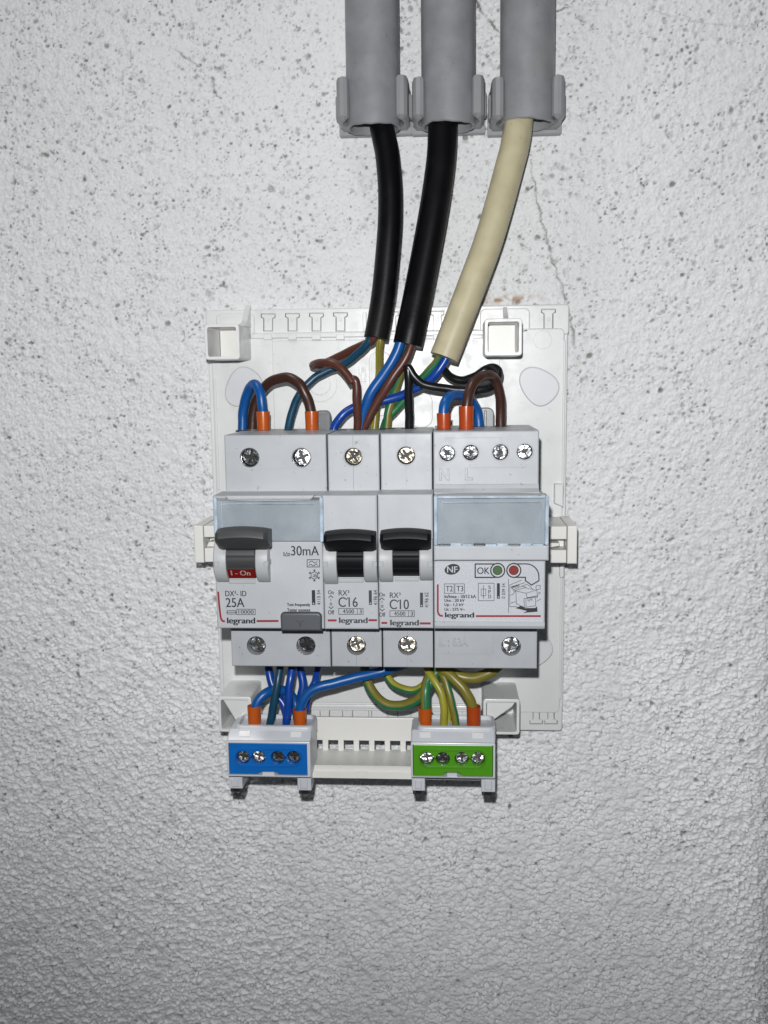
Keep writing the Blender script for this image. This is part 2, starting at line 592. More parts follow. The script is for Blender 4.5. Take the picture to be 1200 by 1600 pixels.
# ================================================================== THE WALL
def build_wall():
    h = 0.45
    x0, x1 = at(-30, 800, 0)[0] - 6, 152.0
    z1, z0 = at(600, -40, 0)[1] + 4, at(600, 1640, 0)[1] - 4
    grow = np.cumsum(h * 1.021 ** np.arange(1, 111))          # the grid coarsens beyond the frame
    dx_, dz_ = np.arange(x0, x1, h), np.arange(z0, z1, h)
    ndx, ndz = len(dx_), len(dz_)
    xs = np.concatenate([(x0 - grow)[::-1], dx_, dx_[-1] + grow])
    zs = np.concatenate([(z0 - grow)[::-1], dz_, dz_[-1] + grow])
    nx, nz = len(xs), len(zs)
    ixx = np.round((xs - x0) / h).astype(int) % ndx
    izz = np.round((zs - z0) / h).astype(int) % ndz
    sx, sz = np.gradient(xs), np.gradient(zs)
    att = np.clip(1.0 / np.maximum(sx[None, :], sz[:, None]), 0.2, 1.0)
    rng = np.random.default_rng(11)

    def band(lo, hi, aspect=1.0):
        g = rng.standard_normal((ndz, ndx))
        fz = np.fft.fftfreq(ndz, h)[:, None] / aspect
        fx = np.fft.rfftfreq(ndx, h)[None, :]
        fr = np.sqrt(fz * fz + fx * fx)
        w = np.exp(-((np.log(fr + 1e-6) - math.log(math.sqrt(lo * hi))) / (0.5 * math.log(hi / lo))) ** 2)
        q = np.fft.irfft2(np.fft.rfft2(g) * w, s=(ndz, ndx))
        q = q / q.std()
        return q[np.ix_(izz, ixx)]                            # the field is periodic, so it carries on outside the frame
    fine = band(0.22, 0.75)
    fine2 = band(0.5, 1.05)
    fh1, fh2, fh3 = band(0.12, 0.32, 1.9), band(0.3, 0.7, 1.6), band(0.65, 1.05, 1.3)
    fineh = (0.62 * fh1 + 0.62 * fh2 + 0.26 * fh3) * (0.8 + 0.3 * np.clip(band(0.02, 0.07), -1.6, 1.6))
    mid = band(0.07, 0.28)
    big = band(0.012, 0.04)
    XX, ZZ = np.meshgrid(xs, zs)
    # pitted round and above the box, passing into stippled roughcast below
    zt = np.clip((at(600, 760)[1] + 6 * big - ZZ) / 105.0, 0, 1)
    zt = zt * zt * (3 - 2 * zt)
    lf = np.clip((at(560, 800)[0] + 8 * big - XX) / 80.0, 0, 1)
    pa = (1.25 + 0.75 * lf) * (1 - 0.35 * zt)
    hgt = (0.12 * fine + 0.075 * fine2) * (1 + 0.45 * lf) + 0.12 * mid + 0.12 * big
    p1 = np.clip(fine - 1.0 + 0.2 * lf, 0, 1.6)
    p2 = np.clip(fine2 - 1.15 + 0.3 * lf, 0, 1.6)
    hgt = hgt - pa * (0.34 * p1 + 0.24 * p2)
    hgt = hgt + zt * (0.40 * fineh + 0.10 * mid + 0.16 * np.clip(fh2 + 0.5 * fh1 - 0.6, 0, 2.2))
    dirt_shade = np.clip((0.24 * np.clip(p1 * 1.5, 0, 1) + 0.24 * np.clip(p2 * 1.6, 0, 1)) * (1 - 0.5 * zt) * (0.65 + 0.35 * np.clip(mid, -1, 1.5)), 0, 0.5)  # small pits: dirt mixed with painted shade
    hgt = hgt * att
    w_ = x1 - x0
    hh = z1 - z0
    dens = band(0.02, 0.06)

    def pits(count, r0, r1, dep, dk, bias):
        for _ in range(int(count * 1.5)):
            px_, pz_ = rng.uniform(x0 - 65, x1 + 25), rng.uniform(z0 - 45, z1 + 45)
            t = np.clip((pz_ - z0) / hh, 0, 1)
            i0 = int(np.searchsorted(xs, px_))
            j0 = int(np.searchsorted(zs, pz_))
            dn = dens[min(j0, nz - 1), min(i0, nx - 1)]
            p = bias(t, (px_ - x0) / w_) * (0.85 + 0.6 * dn)
            if rng.uniform() > p:
                continue
            r = r0 * (r1 / r0) ** (rng.uniform() ** 1.8)
            e = rng.uniform(0.72, 1.35)
            th = rng.uniform(0, 3.14)
            k = int(r * 1.6 / h) + 2
            ia, ib, ja, jb = max(i0 - k, 0), min(i0 + k + 1, nx), max(j0 - k, 0), min(j0 + k + 1, nz)
            if ib <= ia or jb <= ja:
                continue
            dx = XX[ja:jb, ia:ib] - px_
            dz = ZZ[ja:jb, ia:ib] - pz_
            u = (dx * math.cos(th) + dz * math.sin(th)) * e
            v = (-dx * math.sin(th) + dz * math.cos(th)) / e
            q = np.sqrt(u * u + v * v) / r * (1 + 0.12 * fine[ja:jb, ia:ib])
            depth = 1.6 * dep * r * rng.uniform(0.4, 1.0)
            s_ = np.clip(1 - q * q, 0, 1) ** 0.7
            hgt[ja:jb, ia:ib] = np.minimum(hgt[ja:jb, ia:ib], hgt[ja:jb, ia:ib] * (1 - s_) - depth * s_)
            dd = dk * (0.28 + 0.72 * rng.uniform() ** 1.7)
            # bare render in the hole, plus painted shade shifted to its upper side
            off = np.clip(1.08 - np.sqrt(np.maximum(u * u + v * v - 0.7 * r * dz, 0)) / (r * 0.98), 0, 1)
            dirt_shade[ja:jb, ia:ib] = np.maximum(dirt_shade[ja:jb, ia:ib], dd * np.clip(off * 1.8, 0, 1) * np.clip(s_ * 2.0, 0, 1))
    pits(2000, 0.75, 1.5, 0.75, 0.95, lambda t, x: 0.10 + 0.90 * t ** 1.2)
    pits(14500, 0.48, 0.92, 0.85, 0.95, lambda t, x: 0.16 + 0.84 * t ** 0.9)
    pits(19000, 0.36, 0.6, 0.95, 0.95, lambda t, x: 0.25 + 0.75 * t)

    # hairline cracks
    def crack(pts, wd, dk):
        P = [at(x, y) for x, y in pts]
        for a, b in zip(P, P[1:]):
            L = math.hypot(b[0] - a[0], b[1] - a[1])
            n = max(2, int(L / 0.2))
            for i in range(n):
                t = i / n
                x = a[0] + (b[0] - a[0]) * t + 0.32 * math.sin(i * 0.16 + a[0]) + 0.2 * math.sin(i * 0.43 + a[1])
                z = a[1] + (b[1] - a[1]) * t
                i0 = int(np.searchsorted(xs, x))
                j0 = int(np.searchsorted(zs, z))
                if 0 <= i0 < nx - 1 and 0 <= j0 < nz:
                    hgt[j0, i0] -= wd
                    dirt_shade[j0, i0] = max(dirt_shade[j0, i0], dk * (0.75 + 0.25 * math.sin(i * 0.11 + b[0])))
                    if dk > 0.6 and math.sin(i * 0.07 + b[1]) > 0.3:
                        dirt_shade[j0, i0 + 1] = max(dirt_shade[j0, i0 + 1], dk * rng.uniform(0.3, 0.9))
    crack([(738, -10), (748, 16), (762, 30), (772, 43), (786, 58)], 0.4, 1.0)
    crack([(870, 18), (884, 12), (898, 0), (912, -12)], 0.4, 0.9)
    crack([(828, 250), (836, 300), (845, 345), (858, 392), (870, 430), (884, 470), (891, 500), (897, 545)], 0.3, 0.8)
    crack([(272, 78), (290, 92), (312, 106)], 0.3, 0.7)
    crack([(330, 125), (334, 142), (344, 156)], 0.3, 0.7)
    crack([(135, 770), (180, 790), (235, 812), (300, 846)], 0.2, 0.35)
    crack([(1015, 14), (1060, 30), (1110, 38), (1200, 44)], 0.2, 0.35)
    # rust run above the box
    rx, rz = at(788, 468)
    rust = np.exp(-(((XX - rx) / 11.0) ** 2 + ((ZZ - rz) / 1.7) ** 2)) * np.clip(0.45 + 0.45 * mid + 0.25 * fine, 0, 1.0)
    # the wall turns a rounded corner just beyond the right edge
    xc, rad = at(1168, 1250)[0], 20.0
    t = np.clip((XX - xc) / rad, 0, math.pi / 2)
    over = np.clip(XX - xc - rad * math.pi / 2, 0, None)
    PX = np.where(XX > xc, xc + rad * np.sin(t), XX) + hgt * np.sin(t)
    PD = -np.where(XX > xc, rad * (1 - np.cos(t)) + over, 0) + hgt * np.cos(t)
    V = np.stack([PX, -PD, ZZ], -1).reshape(-1, 3) / 1000.0
    ii = np.arange(nx * nz).reshape(nz, nx)
    Q = np.stack([ii[:-1, :-1], ii[:-1, 1:], ii[1:, 1:], ii[1:, :-1]], -1).reshape(-1, 4)
    me = bpy.data.meshes.new("wall")
    me.vertices.add(len(V))
    me.vertices.foreach_set("co", V.ravel())
    me.loops.add(Q.size)
    me.loops.foreach_set("vertex_index", Q.ravel().astype(np.int32))
    me.polygons.add(len(Q))
    me.polygons.foreach_set("loop_start", np.arange(0, Q.size, 4, dtype=np.int32))
    me.update(calc_edges=True)
    me.shade_smooth()
    for nm, arr in (("dirt_shade", dirt_shade), ("rust", rust)):
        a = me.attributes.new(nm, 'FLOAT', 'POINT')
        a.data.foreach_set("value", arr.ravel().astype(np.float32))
    mt = bpy.data.materials.new("painted_render")
    mt.use_nodes = True
    nt = mt.node_tree
    b = nt.nodes["Principled BSDF"]
    b.inputs["Roughness"].default_value = 0.85
    b.inputs["Specular IOR Level"].default_value = 0.25
    geo = nt.nodes.new("ShaderNodeNewGeometry")

    def noise(s_, det):
        n = nt.nodes.new("ShaderNodeTexNoise")
        n.inputs["Scale"].default_value = s_
        n.inputs["Detail"].default_value = det
        nt.links.new(geo.outputs["Position"], n.inputs["Vector"])
        return n

    def mixc(fac, c1, c2):
        x = nt.nodes.new("ShaderNodeMix")
        x.data_type = 'RGBA'
        for sock, val in ((0, fac), (6, c1), (7, c2)):
            if isinstance(val, bpy.types.NodeSocket):
                nt.links.new(val, x.inputs[sock])
            else:
                x.inputs[sock].default_value = val
        return x.outputs[2]
    c = mixc(noise(14, 4).outputs["Fac"], (0.70, 0.71, 0.72, 1), (0.80, 0.805, 0.80, 1))
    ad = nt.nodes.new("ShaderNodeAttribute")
    ad.attribute_name = "dirt_shade"
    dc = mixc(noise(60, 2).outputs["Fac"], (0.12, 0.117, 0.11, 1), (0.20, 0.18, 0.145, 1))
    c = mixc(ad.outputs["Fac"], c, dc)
    ar = nt.nodes.new("ShaderNodeAttribute")
    ar.attribute_name = "rust"
    c = mixc(ar.outputs["Fac"], c, (0.36, 0.22, 0.12, 1))
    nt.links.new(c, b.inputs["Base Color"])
    bp = nt.nodes.new("ShaderNodeBump")
    bp.inputs["Strength"].default_value = 0.8
    bp.inputs["Distance"].default_value = 0.00025
    nt.links.new(noise(1100, 3).outputs["Fac"], bp.inputs["Height"])
    nt.links.new(bp.outputs[0], b.inputs["Normal"])
    me.materials.append(mt)
    ob = bpy.data.objects.new("wall", me)
    ob['kind'] = 'structure'
    COL.objects.link(ob)


build_wall()

# ================================================================== CONDUITS AND CLIPS
PIPE_D = 14.0
ZEND = at(700, 190, 22)[1]
pipes = [(580.5, "grey plastic conduit carrying the thinner black cable, nearest the box's left post"),
         (700.5, "grey plastic conduit carrying the thicker black cable, middle of three"),
         (826.0, "grey plastic conduit carrying the cream cable")]
clips = ["grey open clip holding the conduit of the thinner black cable",
         "grey open clip holding the conduit of the thicker black cable",
         "grey open clip holding the conduit of the cream cable"]
PX = []
for i, (px, lab) in enumerate(pipes):
    x = at(px, 100, PIPE_D + 6)[0]
    PX.append(x)
    th = Thing("conduit_pipe", lab, "conduit", (x, ZEND, PIPE_D), "grey conduits coming down to the box")
    mb = MB()
    ro, ri = 10.0, 8.7
    zt = ZEND + 175
    n = 40
    prof = [(ri, zt), (ro, zt), (ro, ZEND + 0.4), (ro - 0.4, ZEND), (ri + 0.25, ZEND), (ri, ZEND + 0.3)]
    # uneven sawn rim
    secs = []
    for q in range(n + 1):
        a = 2 * math.pi * q / n
        j = 0.25 * math.sin(a * 3 + i) + 0.12 * math.sin(a * 11 + 2 * i)
        secs.append([(x + r * math.cos(a), (z + j if z < ZEND + 2 else z), PIPE_D + r * math.sin(a)) for r, z in prof])
    mb.loft(secs[:-1] + [secs[0]], closed=False)
    k = len(mb.v)
    mb.f += [(a0 * 6 + 5, a0 * 6, (a0 + 1) * 6, (a0 + 1) * 6 + 5) for a0 in range(n)]
    mb.mi += [0] * n
    mb.build("pipe", PVC, th, sharp=40)
    # clip: C profile in (x, d) extruded along z
    zc0, zc1 = at(px, 186, 21)[1] + (0.0, 0.5, 0.3)[i], at(px, 117, 21)[1]
    tc = Thing("conduit_clip", clips[i], "pipe clip", (x, zc0, 0.5), "grey conduit clips side by side")
    R0 = 10.15
    P = []
    tip = math.radians(33)
    for q in range(25):                                       # inside of the C, right tip round the back to left tip
        a = tip - (math.pi + 2 * tip) * q / 24
        P.append((x + R0 * math.cos(a), PIPE_D + R0 * math.sin(a)))
    lx = x - R0 * math.cos(tip)
    ld = PIPE_D + R0 * math.sin(tip)
    P += [(lx - 0.6, ld + 1.6), (lx - 1.8, ld + 2.4), (lx - 3.2, ld + 2.0), (lx - 4.4, ld + 0.6), (x - 13.3, ld - 2.0),
          (x - 13.3, 3.6), (x - 13.7, 3.2), (x - 13.7, 0.5)]
    P += [(2 * x - a, b) for a, b in P[-1:-9:-1]]
    mb = MB().slab(P, zc0, zc1, 1.3, axis='z', back=True)
    mb.build("clip_body", CLIPG, tc, sharp=30)
    MB().slab([(x - 14.0, 0.4), (x + 14.0, 0.4), (x + 14.0, 3.4), (x - 14.0, 3.4)], zc0 - 1.6, zc0 + 7, 0.4, axis='z', back=True).build("foot", CLIPG, tc)
    for s_ in (-1, 1):
        MB().slab([(x + s_ * 13.25, 8.5), (x + s_ * 14.15, 9.2), (x + s_ * 14.15, 13.2), (x + s_ * 13.25, 14.0)], zc0 + 2.2, zc0 + 10.5, 0.3, axis='z', back=True).build("dovetail", CLIPG, tc)

# ================================================================== BOX BASE
base = Thing("distribution_box_base", "open white plastic back of a small distribution box fixed to the pitted wall", "electrical box",
             (*at(608, 800, 0), 0.5))
pr = R(333, 480, 885, 1139, 6)
P0 = 5.0


def tee(xc, yt, yb, w, hw, d, up=True):
    t = 4.5 if up else -4.5
    pts = [(xc - hw, yt), (xc + hw, yt), (xc + hw, yt + t), (xc + w, yt + t * 1.5), (xc + w, yb), (xc - w, yb), (xc - w, yt + t * 1.5), (xc - hw, yt + t)]
    p = [at(x, y, d) for x, y in pts]
    return p[::-1] if up else p


def egg(x, y, s_, d, ang):
    out = []
    for i in range(36):
        t = 2 * math.pi * i / 36
        u = 8.4 * math.cos(t)
        v = 6.6 * math.sin(t) * (1 + 0.22 * math.cos(t))
        k = (abs(math.cos(t)) ** 3 + abs(math.sin(t)) ** 3) ** (-1 / 7.0)
        u, v = u * k * s_, v * k * s_
        c, q = math.cos(ang), math.sin(ang)
        X, Z = at(x, y, d)
        out.append((X + u * c - v * q, Z + u * q + v * c))
    return out


zb1 = at(600, 521, 6)[1]
zb0 = at(600, 1107, 6)[1]
tops = [tee(xc, 491 - (xc - 419) * 0.017, 517, 6.6, 10.5, 6) for xc in (419, 457, 494.5, 532, 612, 683.5, 857)]
bots = [tee(xc, 1131, 1113, 4.6, 9.5, 6, False) for xc in (838, 861)]
slots_ = [rrect(R(a, 1110, b, 1124, 6), 0.6)[:] for a, b in ((486, 500), (515, 535), (551, 576), (581, 606), (622, 642))]
GAP = 0.26


def ccw(p):
    return p if sum(p[i - 1][0] * p[i][1] - p[i - 1][1] * p[i][0] for i in range(len(p))) > 0 else p[::-1]


mb = MB().slab(rrect((pr[0], zb1 - 1.5, pr[2], pr[3]), 1.2, 3), 0.6, P0 + 1, 0.5, holes=[(inset(ccw(p), -GAP), 2.6) for p in tops])
mb.build("top_band", WHITE, base)
mb = MB().slab(rrect((pr[0] + .4, pr[1], pr[2] - .6, zb0 + 1.5), 1.2, 3), 0.6, P0 + 1, 0.5, holes=[(inset(ccw(p), -GAP), 2.6) for p in bots + slots_])
mb.build("bottom_band", WHITE, base)
eggs = [egg(x, y, 0.98, 6.5, math.radians(a)) for (x, y, a) in ((379, 606, 50), (840.5, 602, -43), (832, 1018, 48))]
MB().slab(rect((pr[0] + .2, zb0 - .5, pr[2] - .3, zb1 + .5)), 0.6, P0, 0.4).build("back_panel", WHITE, base)
mb = MB().slab(rrect((pr[0] + 1.9, zb0 - 1.0, pr[2] - 1.7, zb1 + 1.0), 2.0), P0 - 1.8, 6.6, 0.5, holes=[(inset(ccw(p), -0.2), 0.55) for p in eggs])
mb.build("raised_panel", WHITE, base)
for p in eggs:
    MB().slab(p, 5.9, 7.15, 0.5).build("knockout_cover", COVERG, base)
r = R(338, 518, 884, 527, 7)
MB().slab(rect((r[0] + 14, r[1] + 0.2, r[2] - 24, r[3])), 5.5, 7.9, 0.4).build("ledge", WHITE, base)
zg = R(405, 524, 560, 529, 8)
for (a, b) in ((412, 425), (450, 463), (487, 501), (525, 538), (606, 618), (677, 690)):
    q = R(a, 522, b, 531, 8)
    MB().slab(rect(q), 6, 8.15, 0.2).build("ledge_stop", WHITE, base)
r = R(341, 1100, 879, 1107, 7)
MB().slab(rect((r[0] + 12, r[1], r[2] - 24, r[3] - 0.3)), 5.5, 7.6, 0.4).build("ledge", WHITE, base)
MB().slab(rrect(R(433, 530, 779, 1098, 7), 0.8), 6.1, 7.7, 0.35).build("centre_panel", WHITE, base)
for i, p in enumerate(tops):
    mb = MB().slab(p, P0 - 2, P0 + 1.0, 0.25)
    cx0, cz0 = at((419, 457, 494.5, 532, 612, 683.5, 857)[i], 499, 6)
    mb.slab(circ(cx0, cz0, 0.7, 10), P0 + 0.9, P0 + 1.25, 0.15)
    mb.build("break_out_tab", WHITE, base)
for p in bots + slots_:
    MB().slab(p, P0 - 2, P0 + 0.8, 0.25).build("break_out_tab", WHITE, base)
for xc in (570, 603):
    rr_ = R(xc - 3, 488, xc + 3, 518, 6)
    MB().slab(rrect(rr_, 0.6), P0 - .2, P0 + 2.3, 0.2).build("rib", WHITE, base)
# raised frames round the foot of the top posts
for q in ((338, 489, 398, 524), (750, 482, 828, 520)):
    rr_ = R(*q, 6)
    MB().slab(rrect(rr_, 2.0), P0 - .1, P0 + 1.6, 0.4, holes=[(rrect((rr_[0] + .7, rr_[1] + .7, rr_[2] - .7, rr_[3] - .7), 1.5), 0.5)]).build("post_pad", WHITE, base)
# side beads
for q in ((878.5, 532, 882.5, 770), (874, 880, 878, 1092), (336.5, 590, 340.5, 765)):
    rr_ = R(*q, 6.5)
    MB().slab(rect(rr_), P0 - .1, 7.1, 0.3).build("side_bead", WHITE, base)
r = R(866, 756, 880, 792, 9)
MB().slab([(r[0], r[1] + 1.5), (r[2], r[1]), (r[2], r[3]), (r[0], r[3])], 5, 10, 0.5).build("side_catch", WHITE, base)
r = R(874, 884, 881, 902, 8)
MB().slab(rrect(r, 0.7), 5, 9, 0.4).build("side_catch", WHITE, base)

for (x, y, r_) in ((848, 531, 3.6), (500, 600, 7.0), (724, 533, 4.2)):
    X, Z = at(x, y, 7)
    base_d = 6.6 if x > 800 else 7.7
    MB().slab(circ(X, Z, r_, 28), base_d - .1, base_d + 0.22, 0.12).build("knockout_ring", WHITE, base)
    if x < 800:
        MB().slab(circ(X, Z, r_ * 0.62, 24), base_d + .1, base_d + 0.5, 0.15).build("knockout_ring", WHITE, base)
# keyhole slots in the centre
for (x0, y0, x1, y1) in ((577, 549, 612, 650), (640, 612, 676, 668)):
    rr_ = R(x0, y0, x1, y1, 7.4)
    rd = (rr_[2] - rr_[0]) * 0.42
    MB().slab(rrect(rr_, rd, 5), 7.2, 8.4, 0.3, holes=[(rrect((rr_[0] + 1.1, rr_[1] + 1.1, rr_[2] - 1.1, rr_[3] - 1.1), rd - 1.1, 5), 1.0)]).build("keyhole_rim", WHITE, base)
text("N°2", (560, 572, 572, 597), 7.7, WHITE, base, thick=0.4, name="moulded_mark", fat=0)

# screw posts: square tubes
def post(px, d0, d1, diag, lab):
    x0, z0, x1, z1 = R(*px, d1)
    w = 1.15
    inner = (x0 + w, z0 + w, x1 - w, z1 - w)
    mb = MB().slab(rrect((x0, z0, x1, z1), 1.1, 3), d0, d1, 0.35, holes=[(rrect(inner, 0.7, 2), d1 - d0 - 2.0)])
    ob = mb.build("screw_post", WHITE, base, label=lab)
    b2 = MB()
    if diag:
        sx = diag
        xa, xb = (inner[0], inner[2])
        if sx > 0:
            tri = [(xa + 1.2, inner[3] - .6), (xb - .3, inner[3] - .6), (xb - .3, inner[1] + .6)]
            tri = [(xa + .3, inner[3] - .6), (xb - .3, inner[3] - .6), (xb - .3, inner[1] + 2.6), (xa + 5.5, inner[1] + 2.4)]
        else:
            tri = [(xa + .3, inner[3] - .6), (xb - .3, inner[3] - .6), (xb - 1.6, inner[3] - 2.6), (xa + .3, inner[1] + 2.0)]
        b2.slab(tri, d0 + 5, d1 - 2.2, 0.3)
        b2.build("web", WHITE, (ob, base))
    else:
        b2.slab(rect((inner[0] + .2, inner[1] + .2, inner[2] - .2, inner[3] - .2)), d0 + 1, d0 + 3.2, 0.1)
        b2.build("post_floor", CREAM, (ob, base))
    return ob


p_tl = post((319.5, 506, 374, 562), 5, 28, 0, "top post over the left knockout cover, square and open fronted")
p_tr = post((757, 497.5, 816, 556), 5, 28, 0, None)
p_bl = post((341, 1089, 393, 1144), 5, 28, 1, None)
p_br = post((755, 1092.5, 812, 1148), 5, 28, -1, None)
# gussets above the top posts
x0, z0, x1, z1 = R(319.5, 506, 374, 562, 28)
MB().slab([(z1 - .5, 5.5), (z1 - .5, 20), (z1 + 2.0, 13), (z1 + 8.5, 5.5)], x1 - 2.0, x1 + 0.2, 0.25, axis='x', back=True).build("gusset", WHITE, base)
x0, z0, x1, z1 = R(757, 497.5, 816, 556, 28)
MB().slab([(z1 - .5, 5.5), (z1 - .5, 20), (z1 + 2.0, 13), (z1 + 6, 5.5)], (x0 + x1) / 2 + 1.0, (x0 + x1) / 2 + 2.6, 0.25, axis='x', back=True).build("gusset", WHITE, base)
xr = at(779, 565, 7)[0]
rz1, rz0 = at(779, 558, 7)[1], at(779, 660, 7)[1]
MB().slab(rect((xr - .4, rz0, xr + .4, rz1)), 6, 7.9, 0.2).build("rib", WHITE, base)

# mounting rail and the brackets at its ends
zr = at(600, 850, 33)[1]
RB = 33.0
rl = R(303, 821.5, 345, 879.5, RB)
rrt = R(852, 822, 902, 881, RB)
MB().slab(rect((rl[2] - 1, zr - 8, rrt[0] + 1, zr + 8)), 14, 19, 0.3).build("mounting_rail", WHITE, base)


def bracket(r_, side):
    x0, z0, x1, z1 = r_
    zm = (z0 + z1) / 2
    mb = MB()
    t = 3.6
    if side < 0:
        # outer rib, and two blocks with a dark slot between
        mb.slab(rect((x0, z0, x0 + t, z1)), 6, RB, 0.45)
        mb.slab(rect((x0 + t + .25, zm + 2.6, x1, z1 - 0.2)), 6, RB - 0.5, 0.35)
        mb.slab(rect((x0 + t + .25, z0 + 0.2, x1, zm - 1.6)), 6, RB - 0.5, 0.35)
        mb.slab(rect((x0 + t + .25, zm - 1.7, x1, zm + 2.7)), 6, RB - 9, 0.3)
        mb.slab([(x0 + t + .3, zm - 1.5), (x1, zm - 1.5), (x1, zm + .6), (x0 + t + 1.3, zm + .4)], RB - 9.2, RB - 3.5, 0.3)
    else:
        mb.slab(rect((x1 - t, z0, x1, z1)), 6, RB, 0.45)
        mb.slab(rect((x0, zm + 2.0, x1 - t - .25, z1 - 0.2)), 6, RB - 0.5, 0.35)
        mb.slab(rect((x0, z0 + 0.2, x1 - t - .25, zm - 2.0)), 6, RB - 0.5, 0.35)
        mb.slab(rect((x0, zm - 2.1, x1 - t - .25, zm + 2.1)), 6, RB - 9, 0.3)
        mb.slab([(x0, zm - 1.9), (x1 - t - 2.6, zm - 0.9), (x1 - t - 2.6, zm + .2), (x0, zm + .4)], RB - 9.2, RB - 3.0, 0.3)
    mb.build("rail_bracket", CREAM, base)


bracket(rl, -1)
bracket(rrt, 1)


# ================================================================== SCREWS (shared meshes)
def screw_mesh(name, r, kind, m_):
    mb = MB()
    w = r * 0.16
    L = r * 0.72
    S = r * 0.93
    if kind == 'slotcross':
        cr = [(-S, -w * 1.2), (-w, -w * 1.2), (-w, -L), (w, -L), (w, -w * 1.2), (S, -w * 1.2), (S, w * 1.2), (w, w * 1.2), (w, L), (-w, L), (-w, w * 1.2), (-S, w * 1.2)]
    elif kind == 'star':
        cr = []
        for i in range(8):
            a = math.pi / 4 * i
            cr.append(((0.5 if i % 2 == 0 else 0.26) * r * math.cos(a), (0.5 if i % 2 == 0 else 0.26) * r * math.sin(a)))
    else:
        cr = [(-L, -w), (-w, -w), (-w, -L), (w, -L), (w, -w), (L, -w), (L, w), (w, w), (w, L), (-w, L), (-w, w), (-L, w)]
    mb.slab(circ(0, 0, r, 28, 0.05), -2.5, 0.0, 0.45, holes=[(cr, 1.3, 1)])
    if kind == 'star':     # slot ends beside the star recess
        mb.slab([(0.55 * r, -w), (0.88 * r, -w), (0.88 * r, w), (0.55 * r, w)], -0.1, 0.25, 0.1)
        mb.slab([(-0.88 * r, -w), (-0.55 * r, -w), (-0.55 * r, w), (-0.88 * r, w)], -0.1, 0.25, 0.1)
    ob = mb.build(name, [m_, RECESS_SHADE])
    me = ob.data
    bpy.data.objects.remove(ob)
    return me


SCR = {'big': screw_mesh("screw", 3.05, 'slotcross', ZINC), 'nick': screw_mesh("screw", 3.05, 'cross', NICKEL),
       'small': screw_mesh("screw", 2.72, 'star', ZINC), 'blk': screw_mesh("screw", 2.5, 'slotcross', BRIGHT)}


def screw(kind, x, z, d, th, rot, tilt=(0, 0)):
    o = bpy.data.objects.new("screw", SCR[kind])
    o.location = to_w((x, z, d), th.o)
    o.rotation_mode = 'YXZ'
    o.rotation_euler = (math.radians(tilt[0]), math.radians(rot), math.radians(tilt[1]))
    o.parent = th.e
    COL.objects.link(o)
    return o


# ================================================================== DEVICES
TD, ND = 62.0, 76.0           # terminal shoulder and nose, mm in front of the wall
BD = 19.3                     # back of the devices, on the rail


def shoulder_holes(xs_y, d, rpx, seam=None, zlim=None):
    holes, cent = [], []
    for (x, y) in xs_y:
        X, Z = at(x, y, d)
        rr_ = rpx
        cent.append((X, Z))
        holes.append((circ(X, Z, rr_, 28), 5.0))
        if seam:
            zb, zt = zlim
            holes.append(([(X - .09, Z + rr_ + .05), (X + .09, Z + rr_ + .05), (X + .09, zt - .5), (X - .09, zt - .5)], 0.8))
            holes.append(([(X - .09, zb + .5), (X + .09, zb + .5), (X + .09, Z - rr_ - .05), (X - .09, Z - rr_ - .05)], 0.8))
    return holes, cent


def device(name, label, cat, up, lo, upscr, loscr, seam, kind, group=None, gap=0.12, entry=None):
    """up / lo: photo rectangles of the upper and lower terminal shoulders; returns the thing"""
    u, l = R(*up, TD), R(*lo, TD)
    xa, xb = (u[0] + l[0]) / 2 + gap, (u[2] + l[2]) / 2 - gap
    th = Thing(name, label, cat, ((xa + xb) / 2, zr, BD), group)
    rad = 3.42 if kind != 'small' else 3.02
    zl = (u[1], u[3])
    h1, c1 = shoulder_holes(upscr, TD, rad, seam, zl)
    mb = MB().slab(rect((xa, u[1] - 3, xb, u[3])), BD, TD, 0.45, holes=h1)
    mb.build("upper_terminal_housing", GREY, th)
    h2, c2 = shoulder_holes(loscr, TD, 3.42, seam, (l[1], l[3]))
    mb = MB().slab(rect((xa, l[1], xb, l[3] + 3)), BD, TD, 0.45, holes=h2)
    mb.build("lower_terminal_housing", GREY, th)
    MB().slab(rect((xa + .3, l[3] + 2.5, xb - .3, u[1] - 2.5)), BD + 0.5, TD - 1.5, 0.2).build("body", GREY, th)
    rnd = random.Random(hash(name) % 1000 if False else len(label) * 7)
    for (X, Z) in c1:
        if kind != 'small':
            pass
        ring_ = MB()
        n = 28
        rr_ = rad - 0.04
        a = circ(X, Z, rr_, n)
        b_ = circ(X, Z, rr_ - 0.28, n)
        ring_.loft([[(*p, TD - 4.8) for p in a], [(*p, TD - 0.25) for p in a], [(*p, TD - 0.25) for p in b_], [(*p, TD - 4.8) for p in b_]], closed=False)
        k = len(ring_.v)
        # close each ring loop
        for j in range(3):
            ring_.f.append((j * n + n - 1, j * n, (j + 1) * n, (j + 1) * n + n - 1))
            ring_.mi.append(0)
        ring_.build("screw_sleeve", CHROME if kind == 'big' else GREY, th)
        screw(kind if kind != 'big' else 'big', X, Z, TD - (2.1 if kind == 'small' else 2.6), th, rnd.uniform(0, 180), (rnd.uniform(-4, 4), rnd.uniform(-4, 4)))
    for (X, Z) in c2:
        screw('nick' if kind == 'nick' else 'big', X, Z, TD - 3.0, th, rnd.uniform(0, 180), (rnd.uniform(-13, -3), rnd.uniform(-6, 6)))
    return th, (xa, xb, l, u)


def nose(th, px, d0=TD - 0.6, d1=ND, holes=(), m_=None, name="front_panel", ch=0.6):
    r_ = R(*px, d1)
    MB().box(r_, d0, d1, ch, holes).build(name, m_ or NOSE, th)
    return r_


